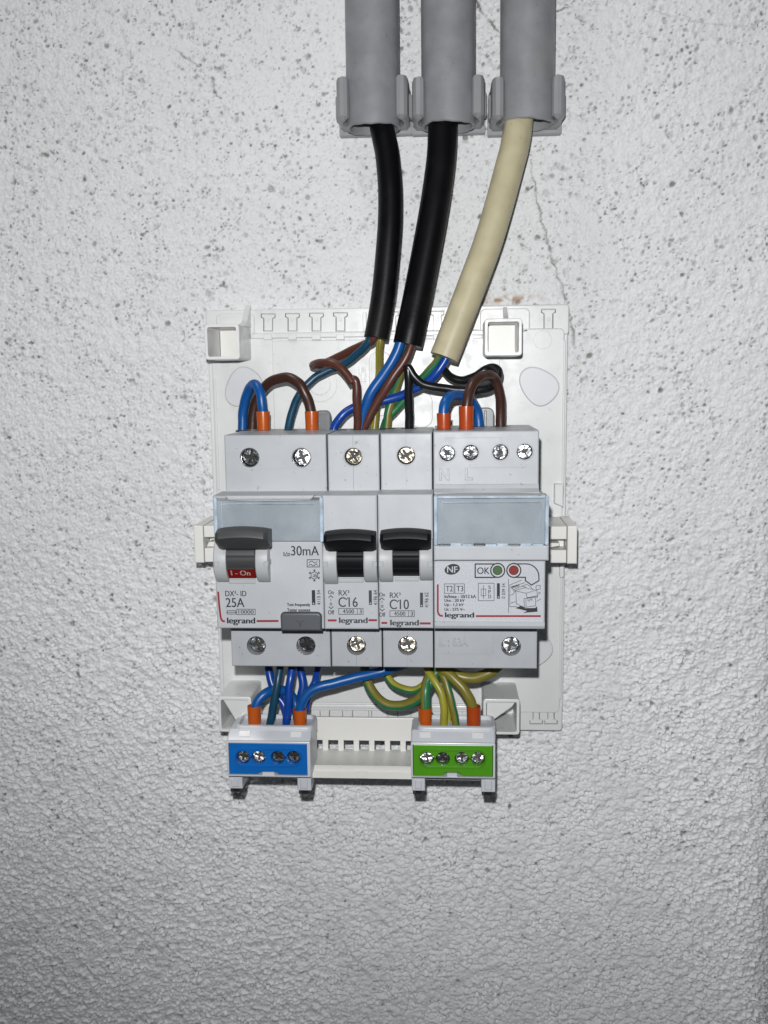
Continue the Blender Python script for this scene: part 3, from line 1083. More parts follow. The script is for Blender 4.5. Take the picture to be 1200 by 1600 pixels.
def lever(th, cap, drum, cheekL, cheekR, ybot, mcap, mdrum, flag=None):
    """cap/drum: photo rectangles. Hand lever bowed along its top; drum and guard cheeks are arcs seen end-on"""
    dA = ND - 1.0
    # drum and cheeks
    def arcprof(y0, y1, sag, dref):
        z1, z0 = at(600, y0, dref)[1], at(600, y1, dref)[1]
        c = (z1 - z0) / 2
        rad = (c * c + sag * sag) / (2 * sag)
        zc = (z0 + z1) / 2
        am = math.asin(c / rad)
        pts = [(zc + rad * math.sin(-am + 2 * am * i / 16), ND + sag - rad + rad * math.cos(-am + 2 * am * i / 16)) for i in range(17)]
        return [(z0, dA)] + pts + [(z1, dA)]
    x0, x1 = at(drum[0], 880, ND + 3)[0], at(drum[2], 880, ND + 3)[0]
    mb = MB()
    pr_ = arcprof(drum[1] - 18, drum[3] + 1, 4.6, ND + 2)
    mb.slab(pr_, x0, x1, 0.1, axis='x')
    # raised grip rings along the drum
    zm = at(600, 880, ND + 4)[1]
    for k, z in enumerate((2.3, 0.2, -1.6)):
        mb.slab([(zm + z - .35, ND + 3.0), (zm + z - .35, ND + 4.75), (zm + z + .35, ND + 4.85), (zm + z + .35, ND + 3.0)], x0 + .1, x1 - .1, 0.1, axis='x')
    dr = mb.build("lever_drum", mdrum, th, sharp=25)
    for (a, b, yb) in (cheekL, cheekR):
        xa, xb = at(a, 880, ND + 3)[0], at(b, 880, ND + 3)[0]
        MB().slab(arcprof(842, yb, 5.0, ND + 2), xa + .06, xb - .06, 0.35, axis='x', back=True).build("lever_guard", CHEEK, th, sharp=25)
    # pivot pins at the outer sides of the guards
    for xx in (cheekL[0] + 4, cheekR[1] - 4):
        X, Z = at(xx, 881, ND + 5)
        MB().slab([(Z - .9, ND), (Z - .9, ND + 5.25), (Z + .8, ND + 5.35), (Z + .8, ND)], X - 0.85, X + 0.75, 0.2, axis='x', back=True).build("pivot_pin", CHEEK, th)
    # bright edge of the slot under the drum
    r_ = R(drum[0] + 3, drum[3] + 0.5, drum[2], ybot, ND)
    MB().box((r_[0], r_[1], r_[2], r_[3]), ND - 2, ND + 0.5, 0.3).build("slot_sill", CHEEK, th)
    # cap
    cd = ND + 13.0
    xa, _, xb, _ = R(cap[0], cap[1], cap[2], cap[3], cd)
    zt = at(600, cap[1], cd - 3)[1]
    zm_ = at(600, cap[1] + (cap[3] - cap[1]) * 0.53, cd)[1]
    zb = at(600, cap[3], cd - 4)[1]
    secs = []
    N = 15
    for i in range(N):
        t = i / (N - 1)
        x = xa + (xb - xa) * t
        e = (2 * t - 1)
        bow = 0.75 * (1 - e * e)
        end = max(0.0, abs(e) - 0.86) / 0.14
        sh = 1 - 0.07 * end ** 2
        cz = (zt + zb) / 2
        prof = [(zt + bow - .75, cd - 7.5), (zt + bow - .35, cd - 5.0), (zt + bow - .55, cd - 3.2), (zm_ + bow + 1.9, cd - 0.9), (zm_ + bow + .6, cd - .15),
                (zm_ + bow, cd), (zm_ + bow - .55, cd - .25), (zb + .9 + bow * .3, cd - 4.0), (zb + .15, cd - 5.0), (zb, cd - 6.0), (zb + .2, cd - 7.5)]
        secs.append([(x, cz + (z - cz) * sh, d - 1.1 * end ** 2) for z, d in prof])
    lv = MB().loft(secs).build("lever", mcap, th, sharp=32)
    # stem into the drum
    MB().slab(rect((x0 + .4, zb - .5, x1 - .4, zt - 2.0)), ND, cd - 6.5, 0.4).build("lever_stem", mcap, th)
    return dr


# ---------- residual current breaker
rcd, g = device("residual_current_breaker",
                "wide grey two-pole breaker with grey lever, red On flag and clear window, marked 25A 30mA",
                "circuit breaker", (350, 679.5, 511.5, 766), (361.5, 986, 516, 1041.5),
                [(390, 715), (471, 715)], [(400.5, 1009), (478, 1009)], False, 'big')
fr = nose(rcd, (335.5, 775, 504.5, 982.5), holes=())
# recessed shoulder line over the lower screws
lvd = lever(rcd, (334, 825, 417, 859), (355, 858, 399, 904), (334.5, 355, 912), (399.5, 420, 912), 912, DGREY, DGREY)
# red flag on the drum
zf1, zf0 = at(376, 889, ND + 4)[1], at(376, 901.5, ND + 2)[1]
xf0, xf1 = at(355.3, 895, ND + 4)[0] + .15, at(399, 895, ND + 4)[0] - .15
MB().add([(xf0, zf1, ND + 4.75), (xf1, zf1, ND + 4.75), (xf1, zf0, ND + 3.05), (xf0, zf0, ND + 3.05), (xf0, zf1, ND + 2), (xf1, zf1, ND + 2), (xf1, zf0, ND + 1), (xf0, zf0, ND + 1)],
         [(0, 1, 2, 3), (0, 1, 5, 4), (3, 2, 6, 7), (0, 3, 7, 4), (1, 2, 6, 5)]).build("on_flag", REDLAB, (lvd, rcd))
# letters I - On lie on the sloped flag
def flagtext():
    o = text("I - On", (361, 891, 391, 899.5), ND + 4.0, WHINK, (lvd, rcd))
    me = o.data
    for v in me.vertices:
        z = v.co.z * 1000 + rcd.o[1]
        t = (zf1 - z) / (zf1 - zf0)
        v.co.y = -((ND + 4.75 + (3.05 - 4.75) * t + 0.07) - rcd.o[2]) / 1000


flagtext()


def cover(th, px, d0, d1, clips_):
    x0, z0, x1, z1 = R(*px, d1)
    t = 0.9
    ob = MB().slab(rrect((x0 + .55, z0, x1 - .55, z1), 0.6, 2), d1 - t, d1, 0.25, back=True).build("clear_cover", CLEAR, th)
    for s_ in (0, 1):
        xx = (x0, x0 + 1.15) if s_ == 0 else (x1 - 1.15, x1)
        e = MB().slab(rrect((xx[0], z0 - .2, xx[1], z1 + .3), 0.45, 2), d0, d1 + .5, 0.35)
        e.build("cover_edge", EDGE, (ob, th))
    e = MB().slab(rect((x0 + 1.2, z1 - .5, x1 - 1.2, z1 + .2)), d1 - 1.6, d1 + .25, 0.15)
    e.build("cover_edge", EDGE if clips_ else CLEAR, (ob, th))
    # moulded step lines inside the window
    w = 0.16
    for (a, b, c, e_) in ((x0 + 2.6, z0 + 2, x0 + 2.6 + w, z1 - 1.6), (x1 - 2.6 - w, z0 + 2, x1 - 2.6, z1 - 1.6), (x0 + 2.7, z1 - 1.9, x1 - 2.7, z1 - 1.9 + w)):
        MB().slab(rect((a, b, c, e_)), d1 - .05, d1 + 0.12, 0.05).build("moulded_line", EDGE, (ob, th))
    if clips_:
        n = 9
        for i in range(n):
            a = x0 + 1.5 + (x1 - x0 - 3) * i / n
            b = x0 + 1.5 + (x1 - x0 - 3) * (i + 1) / n
            MB().slab(rect((a + .12, z0 - .7, b - .12, z0 + (.35 if i % 2 else .1))), d1 - 1.5, d1 + .15, 0.2).build("hinge_tooth", EDGE if i % 3 else CLEAR, (ob, th))
    return ob


cover(rcd, (334.5, 779, 505, 846), ND - 4, ND + 1.6, False)
x0, z0, x1, z1 = R(352, 774, 492, 783, ND + 1)
MB().slab([(x0, z1), (x1, z1), (x1 - 1.5, z0 + .2), (x1 - 9, z0), (x0 + 9, z0), (x0 + 1.5, z0 + .2)], ND - 1, ND + 1.7, 0.3).build("window_lip", NOSE, rcd)
ik = Ink(ND)
text("30mA", (454.7, 853, 498.5, 868), ND, INK, rcd, bold=0.0)
text("I", (443, 862.5, 444.5, 869), ND, INK, rcd)
ik.line([(445.5, 868.6), (448, 863), (450, 868.6)], 0.9, True)
text("n", (450.6, 864, 453.4, 869), ND, INK, rcd)
ik.frame(480, 874.5, 499.3, 885.8, 1.1)
ik.line([(483, 879.5), (485, 877), (488, 876.8), (491, 879.5), (494, 879), (496, 877)], 1.0)
ik.line([(482.5, 884), (484, 881.8), (486, 881.5), (488, 883.7), (491, 883.7), (493, 881.5), (495, 881.7), (496.5, 884)], 1.0)
hx, hy = 491.2, 899
for i in range(6):
    a = math.radians(60 * i + 30)
    a2 = math.radians(60 * i + 90)
    p = (hx + 6 * math.cos(a), hy + 6 * math.sin(a))
    q = (hx + 6 * math.cos(a2), hy + 6 * math.sin(a2))
    ik.line([p, q], 1.1)
    ik.line([p, (hx + 9.4 * math.cos(a), hy + 9.4 * math.sin(a))], 1.1)
    for s_ in (-0.9, 0.9):
        c = (hx + 7.2 * math.cos(a), hy + 7.2 * math.sin(a))
        ik.line([c, (c[0] + 2.6 * math.cos(a + s_), c[1] + 2.6 * math.sin(a + s_))], 1.0)
text("-25", (487.3, 897, 495.2, 901.6), ND, INK, rcd, bold=0.01)
ik.fill(487.3, 922, 492.6, 945)
ik.line([(355, 954), (368, 954), (368, 959.3), (355, 959.3)], 0.9, True)
ik.line([(353.5, 956.6), (370, 956.6)], 0.9)
ik.frame(370, 951.8, 398.8, 960.3, 0.9)
ik.build("printed_symbol", INK, rcd)
Ink(ND + .06).disc(490, 942.7, 1.1).build("printed_symbol", NOSE, rcd)
text("4115 54", (495.2, 922, 500.8, 945), ND, INK, rcd, rot=90)
text("Test frequently", (448.3, 942.3, 485, 948.4), ND, INK, rcd, bold=0.012)
text("Tester souvent", (448.5, 950.5, 485.2, 955.4), ND, INK, rcd, bold=0.012)
text("DX³- ID", (352, 923, 385, 931.5), ND, INK, rcd)
text("25A", (352.8, 934.3, 382, 948.6), ND, INK, rcd)
text("10000", (372.5, 953.2, 396.5, 958.8), ND, INKG, rcd)
text("legrand", (354.6, 965, 399, 977), ND, INK, rcd, fat=0.28)
rk = Ink(ND)
rk.line([(340.9, 924.3), (342.5, 945), (344.6, 963)] + [(345.6, 967), (347.6, 970), (351.5, 971.2)], 3.0)
rk.line([(401, 970.4), (435.3, 970.2)], 3.2)
rk.build("red_line", REDINK, rcd)
x0, z0, x1, z1 = R(439, 958.5, 501.3, 985.5, ND + 1.2)
pg = [(x0 + .1, z0), (x1 - .1, z0)] + [(x1 - 1.3 + 1.3 * math.cos(math.radians(a)), z1 - 1.3 + 1.3 * math.sin(math.radians(a))) for a in (0, 30, 60, 90)] + \
     [(x0 + 1.3 + 1.3 * math.cos(math.radians(a)), z1 - 1.3 + 1.3 * math.sin(math.radians(a))) for a in (90, 120, 150, 180)]
MB().slab(inset(pg, -0.32), ND - 1, ND + 0.08, 0.04).build("button_gap", DARK, rcd)
tb = MB().slab(pg, ND - 3, ND + 1.2, 0.5).build("test_button", TESTB, rcd)
text("T", (463.5, 969, 474, 979), ND + 1.2, TESTB, (tb, rcd), thick=0.3, name="moulded_mark", fat=0)
zL = at(600, 990, TD)[1]
MB().slab(rect((g[0] + .4, zL - .08, g[1] - .4, zL + .08)), TD - .3, TD + .1, 0.03).build("moulded_line", GREY, rcd)
zL = at(600, 731, TD)[1]
MB().slab(rect((g[0] + 12, zL - .05, g[1] - 6, zL + .05)), TD - .3, TD + .06, 0.02).build("moulded_line", GREY, rcd)


# ---------- miniature breakers
def mcb(label, up, lo, us, ls, npx, cap, drum, cl, cr, yb, marks):
    th, g = device("circuit_breaker", label, "circuit breaker", up, lo, us, ls, True, 'nick')
    nose(th, npx)
    lever(th, cap, drum, cl, cr, yb, BLACKP, BLACKP)
    marks(th)
    return th


def rx_marks(ox, oy, amp, code, red, fx):
    def f(th):
        D_ = ND
        t = lambda s_, x0, y0, x1, y1, **k: text(s_, (x0 + ox, y0 + oy, x1 + ox, y1 + oy), D_, k.pop('m', INKG), th, **k)
        t("RX³", 529, 922, 546, 930.5)
        t(amp, 528.7, 933, 559, 948.3, m=INKG)
        t("4500", 535.5, 952, 553.5, 958.3)
        t("3", 561.5, 952, 565.5, 958.3)
        t("legrand", 529.6, 964.7, 574.6, 976.4, m=INKG, fat=0.26)
        t("On", 512.5, 922.3, 521.6, 928.3)
        t("Off", 512.5, 953.3, 522.4, 960)
        t("o", 515.2, 941.3, 519.2, 946)
        t(code, 583.4, 922, 589.6, 945.5, rot=90)
        k = Ink(D_)
        o = lambda *p: [(x + ox, y + oy) for x, y in p]
        k.line(o((513.2, 934), (516.9, 930.6), (520.6, 934)), 1.3)
        k.line(o((513.6, 947.6), (517.3, 951), (521, 947.6)), 1.3)
        k.line(o((517, 935.2), (517, 938.8)), 1.0)
        k.line(o((529.3, 950.6), (567.4, 950.6), (567.4, 959.8), (529.3, 959.8)), 0.9, True)
        k.line(o((558.5, 950.6), (558.5, 959.8)), 0.8)
        k.line(o((540.3, 937.2), (543.6, 933.9)), 1.5)
        k.fill(576.3 + ox, 922.3 + oy, 581 + ox, 945 + oy)
        k.build("printed_symbol", INKG, th)
        Ink(D_ + .06).disc(578.7 + ox, 942.6 + oy, 1.1).build("printed_symbol", NOSE, th)
        r_ = Ink(D_)
        for (a, b, y) in red:
            r_.line([(a, y), (b, y)], 3.3)
        r_.build("red_line", REDINK, th)
    return f


c16 = mcb("narrow grey breaker with black lever marked C16", (512.5, 679, 593.5, 766), (517, 986, 597, 1042),
          [(552, 714)], [(557, 1009)], (505.2, 774, 590.3, 983.5), (504.5, 829.5, 585, 862), (527, 862, 568, 903), (504.6, 527, 915), (568, 589.5, 912), 910,
          rx_marks(0, 0, "C16", "4196 64", [(512, 526, 969.3), (575.7, 589, 969)], 0))
c10 = mcb("narrow grey breaker with black lever marked C10", (594.5, 677, 676, 766), (597.7, 986, 677, 1043),
          [(634.5, 712)], [(637, 1009)], (591.2, 772.5, 676.8, 982), (593, 828, 673, 860), (614, 861, 655, 901), (591.7, 614, 911.5), (655, 676.3, 909), 908,
          rx_marks(80, 3.6, "C10", "4196 62", [(596, 605, 973.3), (656, 673, 974)], 0))

# ---------- surge arrester
spd, g = device("surge_arrester", "wide grey surge arrester with clear cover, OK lamp dots and a silver sticker", "surge arrester",
                (677, 673.5, 842.5, 767), (678, 986.5, 840, 1044.5),
                [(699, 708.5), (735.5, 707.5), (782, 706.7), (820, 706)], [(798.5, 1010)], False, 'small')
nose(spd, (677.8, 776, 852.5, 983), d1=ND - 0.5)
x0, z0, x1, z1 = R(677.5, 756, 843, 772, TD + 1.5)
n_ = 17
secs = []
for i in range(n_):
    t = i / (n_ - 1)
    x = x0 + .2 + (x1 - x0 - .4) * t
    wv = 0.55 * math.cos(t * math.pi * 2)
    secs.append([(x, z1 + .6, TD - 1), (x, z1 - .4, TD + .3), (x, z1 - 1.6, TD + .9), (x, z0 + .5 + wv * .4, TD + 3.2 + wv), (x, z0 - .2, TD + 3.4 + wv), (x, z0 - .4, TD - 1)])
MB().loft(secs).build("terminal_lip", GREY, spd)
rs = R(677.8, 852.5, 857.8, 876.3, ND + 2.2)
MB().box(rs, TD, ND + 2.2, 0.6).build("cross_bar", NOSE, spd)
cover(spd, (678, 776, 857.5, 851), ND - 5, ND + 2.0, True)
LD = ND - 0.38
rs = R(679.8, 878.5, 850, 971.5, ND - .4)
MB().slab(rrect(rs, 0.5, 2), ND - 1, LD, 0.05).build("sticker", STICK, spd)
rs = R(678.5, 971.5, 851.5, 983.5, ND)
MB().slab([(rs[3], ND - 3), (rs[3], ND + .1), (rs[1] + 1.2, ND + .1), (rs[1] + .35, ND - .35), (rs[1], ND - 1.2), (rs[1], ND - 3)], rs[0], rs[2], 0.3, axis='x', back=True).build("bottom_bead", NOSE, spd)
k = Ink(LD)
k.disc(706.6, 889.5, 12.2, 8.2, rot=math.radians(-14))
k.line([(774, 881.2), (742.5, 881.2), (742.5, 902.2), (774, 902.2)], 2.0)
k.ring(777.6, 891.2, 10.9, 2.0)
k.ring(802.8, 891.2, 10.9, 2.0)
k.line([(804, 881)] + [(822, 881)] + arc(822, 901, 20, -85, 0, 10)[1:] + [(842, 907.3), (830.5, 914), (821, 907.3), (821, 902), (806, 902)], 1.8)
k.frame(694.3, 912.2, 709.3, 927, 0.8)
k.frame(710.8, 912.2, 725.8, 927, 0.8)
k.frame(747.3, 911.2, 772, 938.5, 0.8)
k.frame(751.8, 920.3, 759, 930.5, 0.7)
k.line([(755.4, 914.5), (755.4, 935.5)], 0.8)
k.fill(776.4, 911.2, 781, 935.2)
k.line([(794.5, 905), (794.5, 957)], 0.8)
o_ = lambda *p: [(740 + x / 10.0, 870 + y / 10.0) for x, y in p]
for ln in (((565, 440), (745, 365)), ((565, 440), (565, 780), (680, 775)), ((580, 470), (800, 405)), ((600, 490), (720, 455)), ((620, 515), (830, 430)),
           ((830, 430), (890, 465), (930, 520)), ((750, 455), (820, 475)), ((570, 600), (610, 590), (635, 560), (620, 510), (580, 480)),
           ((640, 530), (820, 568), (985, 520), (800, 482), (640, 530)), ((640, 530), (662, 560), (668, 735), (795, 790)), ((820, 568), (835, 640), (1000, 605), (985, 520)),
           ((785, 655), (1000, 610), (1000, 630), (825, 650)), ((785, 655), (795, 790), (970, 765), (968, 640)), ((815, 665), (820, 780)), ((575, 725), (655, 700)),
           ((970, 470), (985, 450), (1040, 445), (1040, 500), (985, 520), (970, 470)), ((1005, 565), (1050, 550)), ((1010, 585), (1045, 572)), ((985, 695), (1050, 660)),
           ((850, 660), (850, 690), (880, 690), (880, 660), (910, 660), (910, 690))):
    k.line(o_(*ln), 0.75)
k.area(o_((650, 800), (740, 765), (800, 800), (960, 800), (990, 770), (1000, 856), (775, 875), (835, 845)))
k.line(o_((590, 475), (715, 435)), 1.6)
k.build("printed_symbol", INK, spd)
Ink(LD + .06).disc(778.7, 932.8, 1.0).build("printed_symbol", STICK, spd)
text("NF", (698.5, 885, 715, 894.5), LD + .08, STICK, spd, bold=0.0)
text("OK", (745.5, 886.5, 765, 896.8), LD, INK, spd)
for (x, m2, nm) in ((777.4, LEDG, "indicator_lens"), (802.7, LEDR, "indicator_lens")):
    X, Z = at(x, 891, LD)
    MB().slab(circ(X, Z, 1.62, 22), LD - .4, LD + .35, 0.25).build(nm, m2, spd, label="green lens" if m2 is LEDG else "red lens")
text("T2", (696.5, 915.3, 707.5, 924), LD, INKG, spd)
text("T3", (713, 915.3, 724, 924), LD, INKG, spd)
text("In/Imax : 10/12 kA", (694.4, 929.3, 743.8, 934.4), LD, INK, spd, bold=0.008)
text("Uoc : 20 kV", (694.4, 935.6, 726, 940.3), LD, INK, spd, bold=0.008)
text("Up : 1,2 kV", (694.4, 942.5, 724.5, 948.2), LD, INK, spd, bold=0.008)
text("Uc : 275 V~", (694.4, 949.7, 726.5, 954.3), LD, INK, spd, bold=0.008)
text("S", (763, 915, 767, 920.3), LD, INKG, spd)
text("P", (763, 922, 767, 927.5), LD, INKG, spd)
text("D", (763, 929, 767.5, 934.8), LD, INKG, spd)
text("0 039 54", (784, 911.5, 789.5, 935), LD, INKG, spd, rot=90)
text("legrand", (695, 956.8, 741, 967.3), LD, INK, spd, fat=0.28)
rk = Ink(LD)
rk.line([(684, 913), (684, 955)] + [(685, 959), (687.5, 961.7), (692, 962.5)], 3.0)
rk.line([(743.5, 962.6), (845, 962.6)], 3.0)
rk.build("red_line", REDINK, spd)
text("N", (686.5, 731.5, 702, 750.5), TD, GREY, spd, thick=0.5, name="moulded_letter", fat=0)
text("L", (726.5, 731, 739, 750), TD, GREY, spd, thick=0.5, name="moulded_letter", fat=0)
text("IL : 63A", (685.5, 995.5, 731, 1009.5), TD, GREY, spd, thick=0.45, name="moulded_letter", fat=0)


def moulded(th, pts, w, d, h=0.14):
    P = [at(x, y, d) for x, y in pts]
    mb = MB()
    for a, b in zip(P, P[1:]):
        v = Vector((b[0] - a[0], b[1] - a[1])).normalized()
        n = Vector((-v.y, v.x)) * w / 2
        mb.slab([(a[0] + n.x, a[1] + n.y), (a[0] - n.x, a[1] - n.y), (b[0] - n.x, b[1] - n.y), (b[0] + n.x, b[1] + n.y)], d - .3, d + h + 0.004 * len(mb.f) / 8, 0.05)
    mb.build("moulded_line", GREY, th)


moulded(spd, [(695.5, 691), (695.5, 684), (783.5, 683), (783.5, 690)], 0.32, TD)
moulded(spd, [(734, 725), (734, 730.5), (822, 729.5), (822, 725)], 0.32, TD)
moulded(spd, [(682.5, 1021.5), (770, 1021.5), (770, 990)], 0.22, TD, 0.1)

# smoky wire clips standing up behind the terminals
for (th, x0, y0, x1, y1) in ((rcd, 493, 641, 517, 676), (spd, 741, 637, 772, 676)):
    r_ = R(x0, y0, x1, y1, 27)
    w = 1.4
    if th is rcd:
        mb = MB().slab(rrect(r_, 1.8), 25.5, 28.5, 0.4, holes=[(rrect((r_[0] + w, r_[1] + .5, r_[2] - w, r_[3] - w), 0.9), 1.2)])
    else:
        mb = MB().slab(rrect(r_, 2.2), 23.5, 26.5, 0.4)
        mb.slab(rrect((r_[0] + 3.6, r_[1], r_[0] + 4.6, r_[3] - 1), 0.3), 26, 27.5, 0.2)
    mb.build("wire_clip", SMOKE, th)

# entry holes on the top of each device: flat dark discs painting the shade in the holes
for (th, lst, yy) in ((rcd, (380, 410, 453, 487), 679.5), (c16, (530, 558), 679), (c10, (605, 639), 677), (spd, (693, 728, 748, 783), 673.5)):
    for x in lst:
        dd = 48 if (th is spd and x < 740) else 30
        X = at(x, 670, dd)[0]
        Z = at(x, yy, TD)[1]
        MB().slab(circ(X, dd, 2.9, 18), Z - .5, Z + 0.05, 0.02, axis='z').build("wire_entry", DARK, th)


# ================================================================== CABLES
def cable(name, label, pts, r, m_, sheath_label, wires, group="cables hanging from the conduits"):
    end = pts[-1]
    th = Thing(name, label, "cable", (*at(*end), end[2]), group)
    P = spline(wpath(pts), 10)
    mb = MB().tube(P, r, 28)
    mb.build("sheath", m_, th, sharp=60)
    # cut end: slightly smaller dark filler
    for (lab, wp, wr, ms, kw) in wires:
        wire_mesh(wp, wr, **kw).build("wire", ms, th, label=lab, sharp=60)
    return th


GY = dict(stripes=0.42, seg=16, n=8)
cable("power_cable", "thinner black cable, first to the left, with brown, dark teal and green-yellow wires",
      [(596, 140, 16), (596, 190, 17), (600, 215, 18), (605, 240, 19), (609, 282, 21), (610, 318, 22), (609, 355, 23), (605, 405, 24), (600, 455, 25), (594, 495, 26), (587.5, 529, 27)],
      4.55, SHEATHB, None,
      [("brown wire", [(589, 520, 28), (580, 533, 27), (562, 541, 23), (535, 555, 19.5), (515, 564, 18), (498, 571, 18.5), (489.5, 571.5, 22), (494, 568.5, 26.5), (508, 566.5, 30), (521, 568, 31.5), (532, 575, 32.5), (542, 586, 33), (551, 598, 33.5)], 1.6, WBROWN, {}),
       ("brown wire going down to the C16 breaker", [(549, 594, 33), (553.5, 593.5, 33.5), (556.5, 600, 33.5), (557.5, 620, 33), (558.5, 645, 31.5), (559, 680, 29)], 1.6, WBROWN, {}),
       ("dark teal wire", [(584, 520, 27), (576, 534, 27), (562, 550, 25), (538, 568, 22.5), (515, 578, 22), (492, 590, 22), (474, 607, 23), (460, 633, 25), (452, 660, 27), (450, 682, 29)], 1.5, WTEAL, {}),
       ("green-yellow wire", [(593, 518, 25), (594, 533, 25), (593, 555, 24), (592, 585, 22), (588, 630, 22), (584, 682, 23)], 1.45, [WYELL, WOLIVE], dict(stripes=0.3, seg=16, phase=2.4))])
cable("power_cable", "thicker black cable with bright blue and brown wires, between the other two cables",
      [(693, 130, 15), (692, 190, 17), (690, 240, 19), (684, 290, 21), (676, 340, 23), (664, 405, 25), (652, 467, 27), (643, 510, 28.5), (637, 539, 29)],
      5.45, SHEATHB, None,
      [("bright blue wire", [(628, 525, 31), (624, 541, 31), (615, 561, 31), (597, 589, 31), (580, 613, 31), (570, 638, 30), (566, 658, 29), (564, 682, 28)], 1.95, WBLUE, {}),
       ("brown wire", [(645, 530, 31), (640, 545, 31.5), (629, 568, 32), (611.5, 593, 32), (594, 620, 31), (579, 647, 30), (570, 664, 29), (563, 682, 28)], 1.7, WBROWN, {}),
       ("green-yellow wire", [(636, 532, 27), (631, 560, 26), (623, 590, 25), (613, 622, 24), (606, 650, 24), (603, 682, 24)], 1.6, [WOLIVE, WGREEN], dict(stripes=0.5, seg=16, twist=1.5, phase=3.0))])
cable("power_cable", "cream cable with royal blue, black and green-yellow wires",
      [(815, 130, 15), (809.5, 195, 17), (804, 230, 19), (797, 257, 20), (780, 320, 23), (762, 380, 25), (739, 442, 27.5), (715, 505, 29.5), (694, 559, 31)],
      5.35, SHEATHC, None,
      [("royal blue wire", [(700, 552, 30), (694, 566, 30), (683, 582, 30), (668, 596, 29), (648, 607.5, 28), (625, 619, 27), (603, 625, 26.5), (578, 630, 26.5), (552, 637, 27), (534, 650, 28), (523, 666, 28), (519, 682, 28)], 1.62, WROYAL, {}),
       ("green-yellow wire", [(692, 550, 28), (682, 565, 27), (670, 580, 26), (656, 595, 25), (640, 613, 24), (622, 636, 23), (604, 656, 23), (596, 684, 23)], 1.5, [WOLIVE, WGREEN], dict(stripes=0.45, seg=16, twist=2.0, phase=1.0)),
       ("black wire looping right", [(690, 560, 27), (692, 574, 26), (704, 589, 24), (721, 594, 23), (742, 588, 22), (760, 577, 22), (772, 574.5, 24), (779.5, 582, 27), (777, 595, 30), (766, 605, 32), (750, 609, 33), (724, 609.5, 33.5), (690, 606.5, 34), (664, 601, 34.5), (648, 589, 35), (637.5, 573.5, 35)], 1.55, WBLACK, {}),
       ("black wire going down to the C10 breaker", [(636, 572, 34.5), (637.5, 580, 35), (638.5, 600, 34.5), (639, 640, 31.5), (639.5, 682, 29)], 1.6, WBLACK, {})])


# ================================================================== JUMPER AND TERMINAL WIRES
def jumper(name, label, cat, pts, r, ms, fer=(), kw=None, group=None):
    th = Thing(name, label, cat, (*at(pts[0][0], pts[0][1], pts[0][2]), pts[0][2]), group)
    wire_mesh(pts, r, **(kw or {})).build("insulation", ms, th, sharp=60)
    for (x, y0, y1, d, rr_, m_) in fer:
        X, Z1 = at(x, y0, d)
        X2, Z0 = at(x + (0 if len(fer) < 9 else 0), y1, d)
        n = 20
        mb = MB()
        mb.loft([[(X + rr_ * q * math.cos(2 * math.pi * i / n), z, d + rr_ * q * math.sin(2 * math.pi * i / n)) for i in range(n)]
                 for q, z in ((0.8, Z1 - 1.5), (0.86, Z1), (1.02, Z1), (1.03, Z1 - .4), (0.98, (Z0 + Z1) / 2), (0.97, Z0 + 1), (0.9, Z0))])
        mb.build("ferrule", m_, th, sharp=40)
    return th


GJ = "jumper wires with coloured ferrules"
jumper("jumper_wire", "bright blue wire looping into the 25A breaker with one orange ferrule", "wire",
       [(378, 690, 21), (379, 665, 21), (380, 640, 21.5), (385, 617, 23), (393, 603, 25.5), (400, 601.5, 28), (406, 613, 30), (409.5, 632, 30.5), (411, 655, 30), (411, 680, 30)], 1.82, WBLUE,
       [(411, 643, 675, 30, 2.5, FERRO)], group=GJ)
jumper("jumper_wire", "dark brown wire arching over the 25A breaker with one orange ferrule", "wire",
       [(393, 690, 20), (394, 665, 20), (397, 640, 20.5), (405, 617, 22), (417, 601, 24.5), (433, 593, 27), (450, 590, 29), (466, 598, 30.5), (477, 615, 31), (484, 635, 30.5), (487, 660, 30), (487, 684, 30)], 1.95, WDBROWN,
       [(487, 642.5, 675, 30, 2.55, FERRO)], group=GJ)
jumper("jumper_wire", "bright blue wire with red-orange ferrule bent over at the surge arrester", "wire",
       [(693.5, 690, 48), (693.5, 660, 48), (693.5, 643, 48), (696, 628, 47), (704, 619, 44), (717, 617, 39), (731, 622, 34), (742, 634, 30), (747.5, 650, 28.5), (748, 680, 28.5)], 1.85, WBLUE,
       [(693.5, 645.5, 676, 48, 2.45, FERRR)], group=GJ)
jumper("jumper_wire", "dark brown wire with red-orange ferrule looping high over the surge arrester", "wire",
       [(728.5, 690, 48), (728.5, 655, 48), (729, 634, 48), (733, 614, 47), (742, 597, 44.5), (753, 588, 41), (764, 586, 38), (774, 593, 35), (780, 612, 33), (782.5, 640, 31), (782.5, 680, 30)], 1.85, WDBROWN,
       [(728.5, 634.5, 676, 48, 2.6, FERRR)], group=GJ)

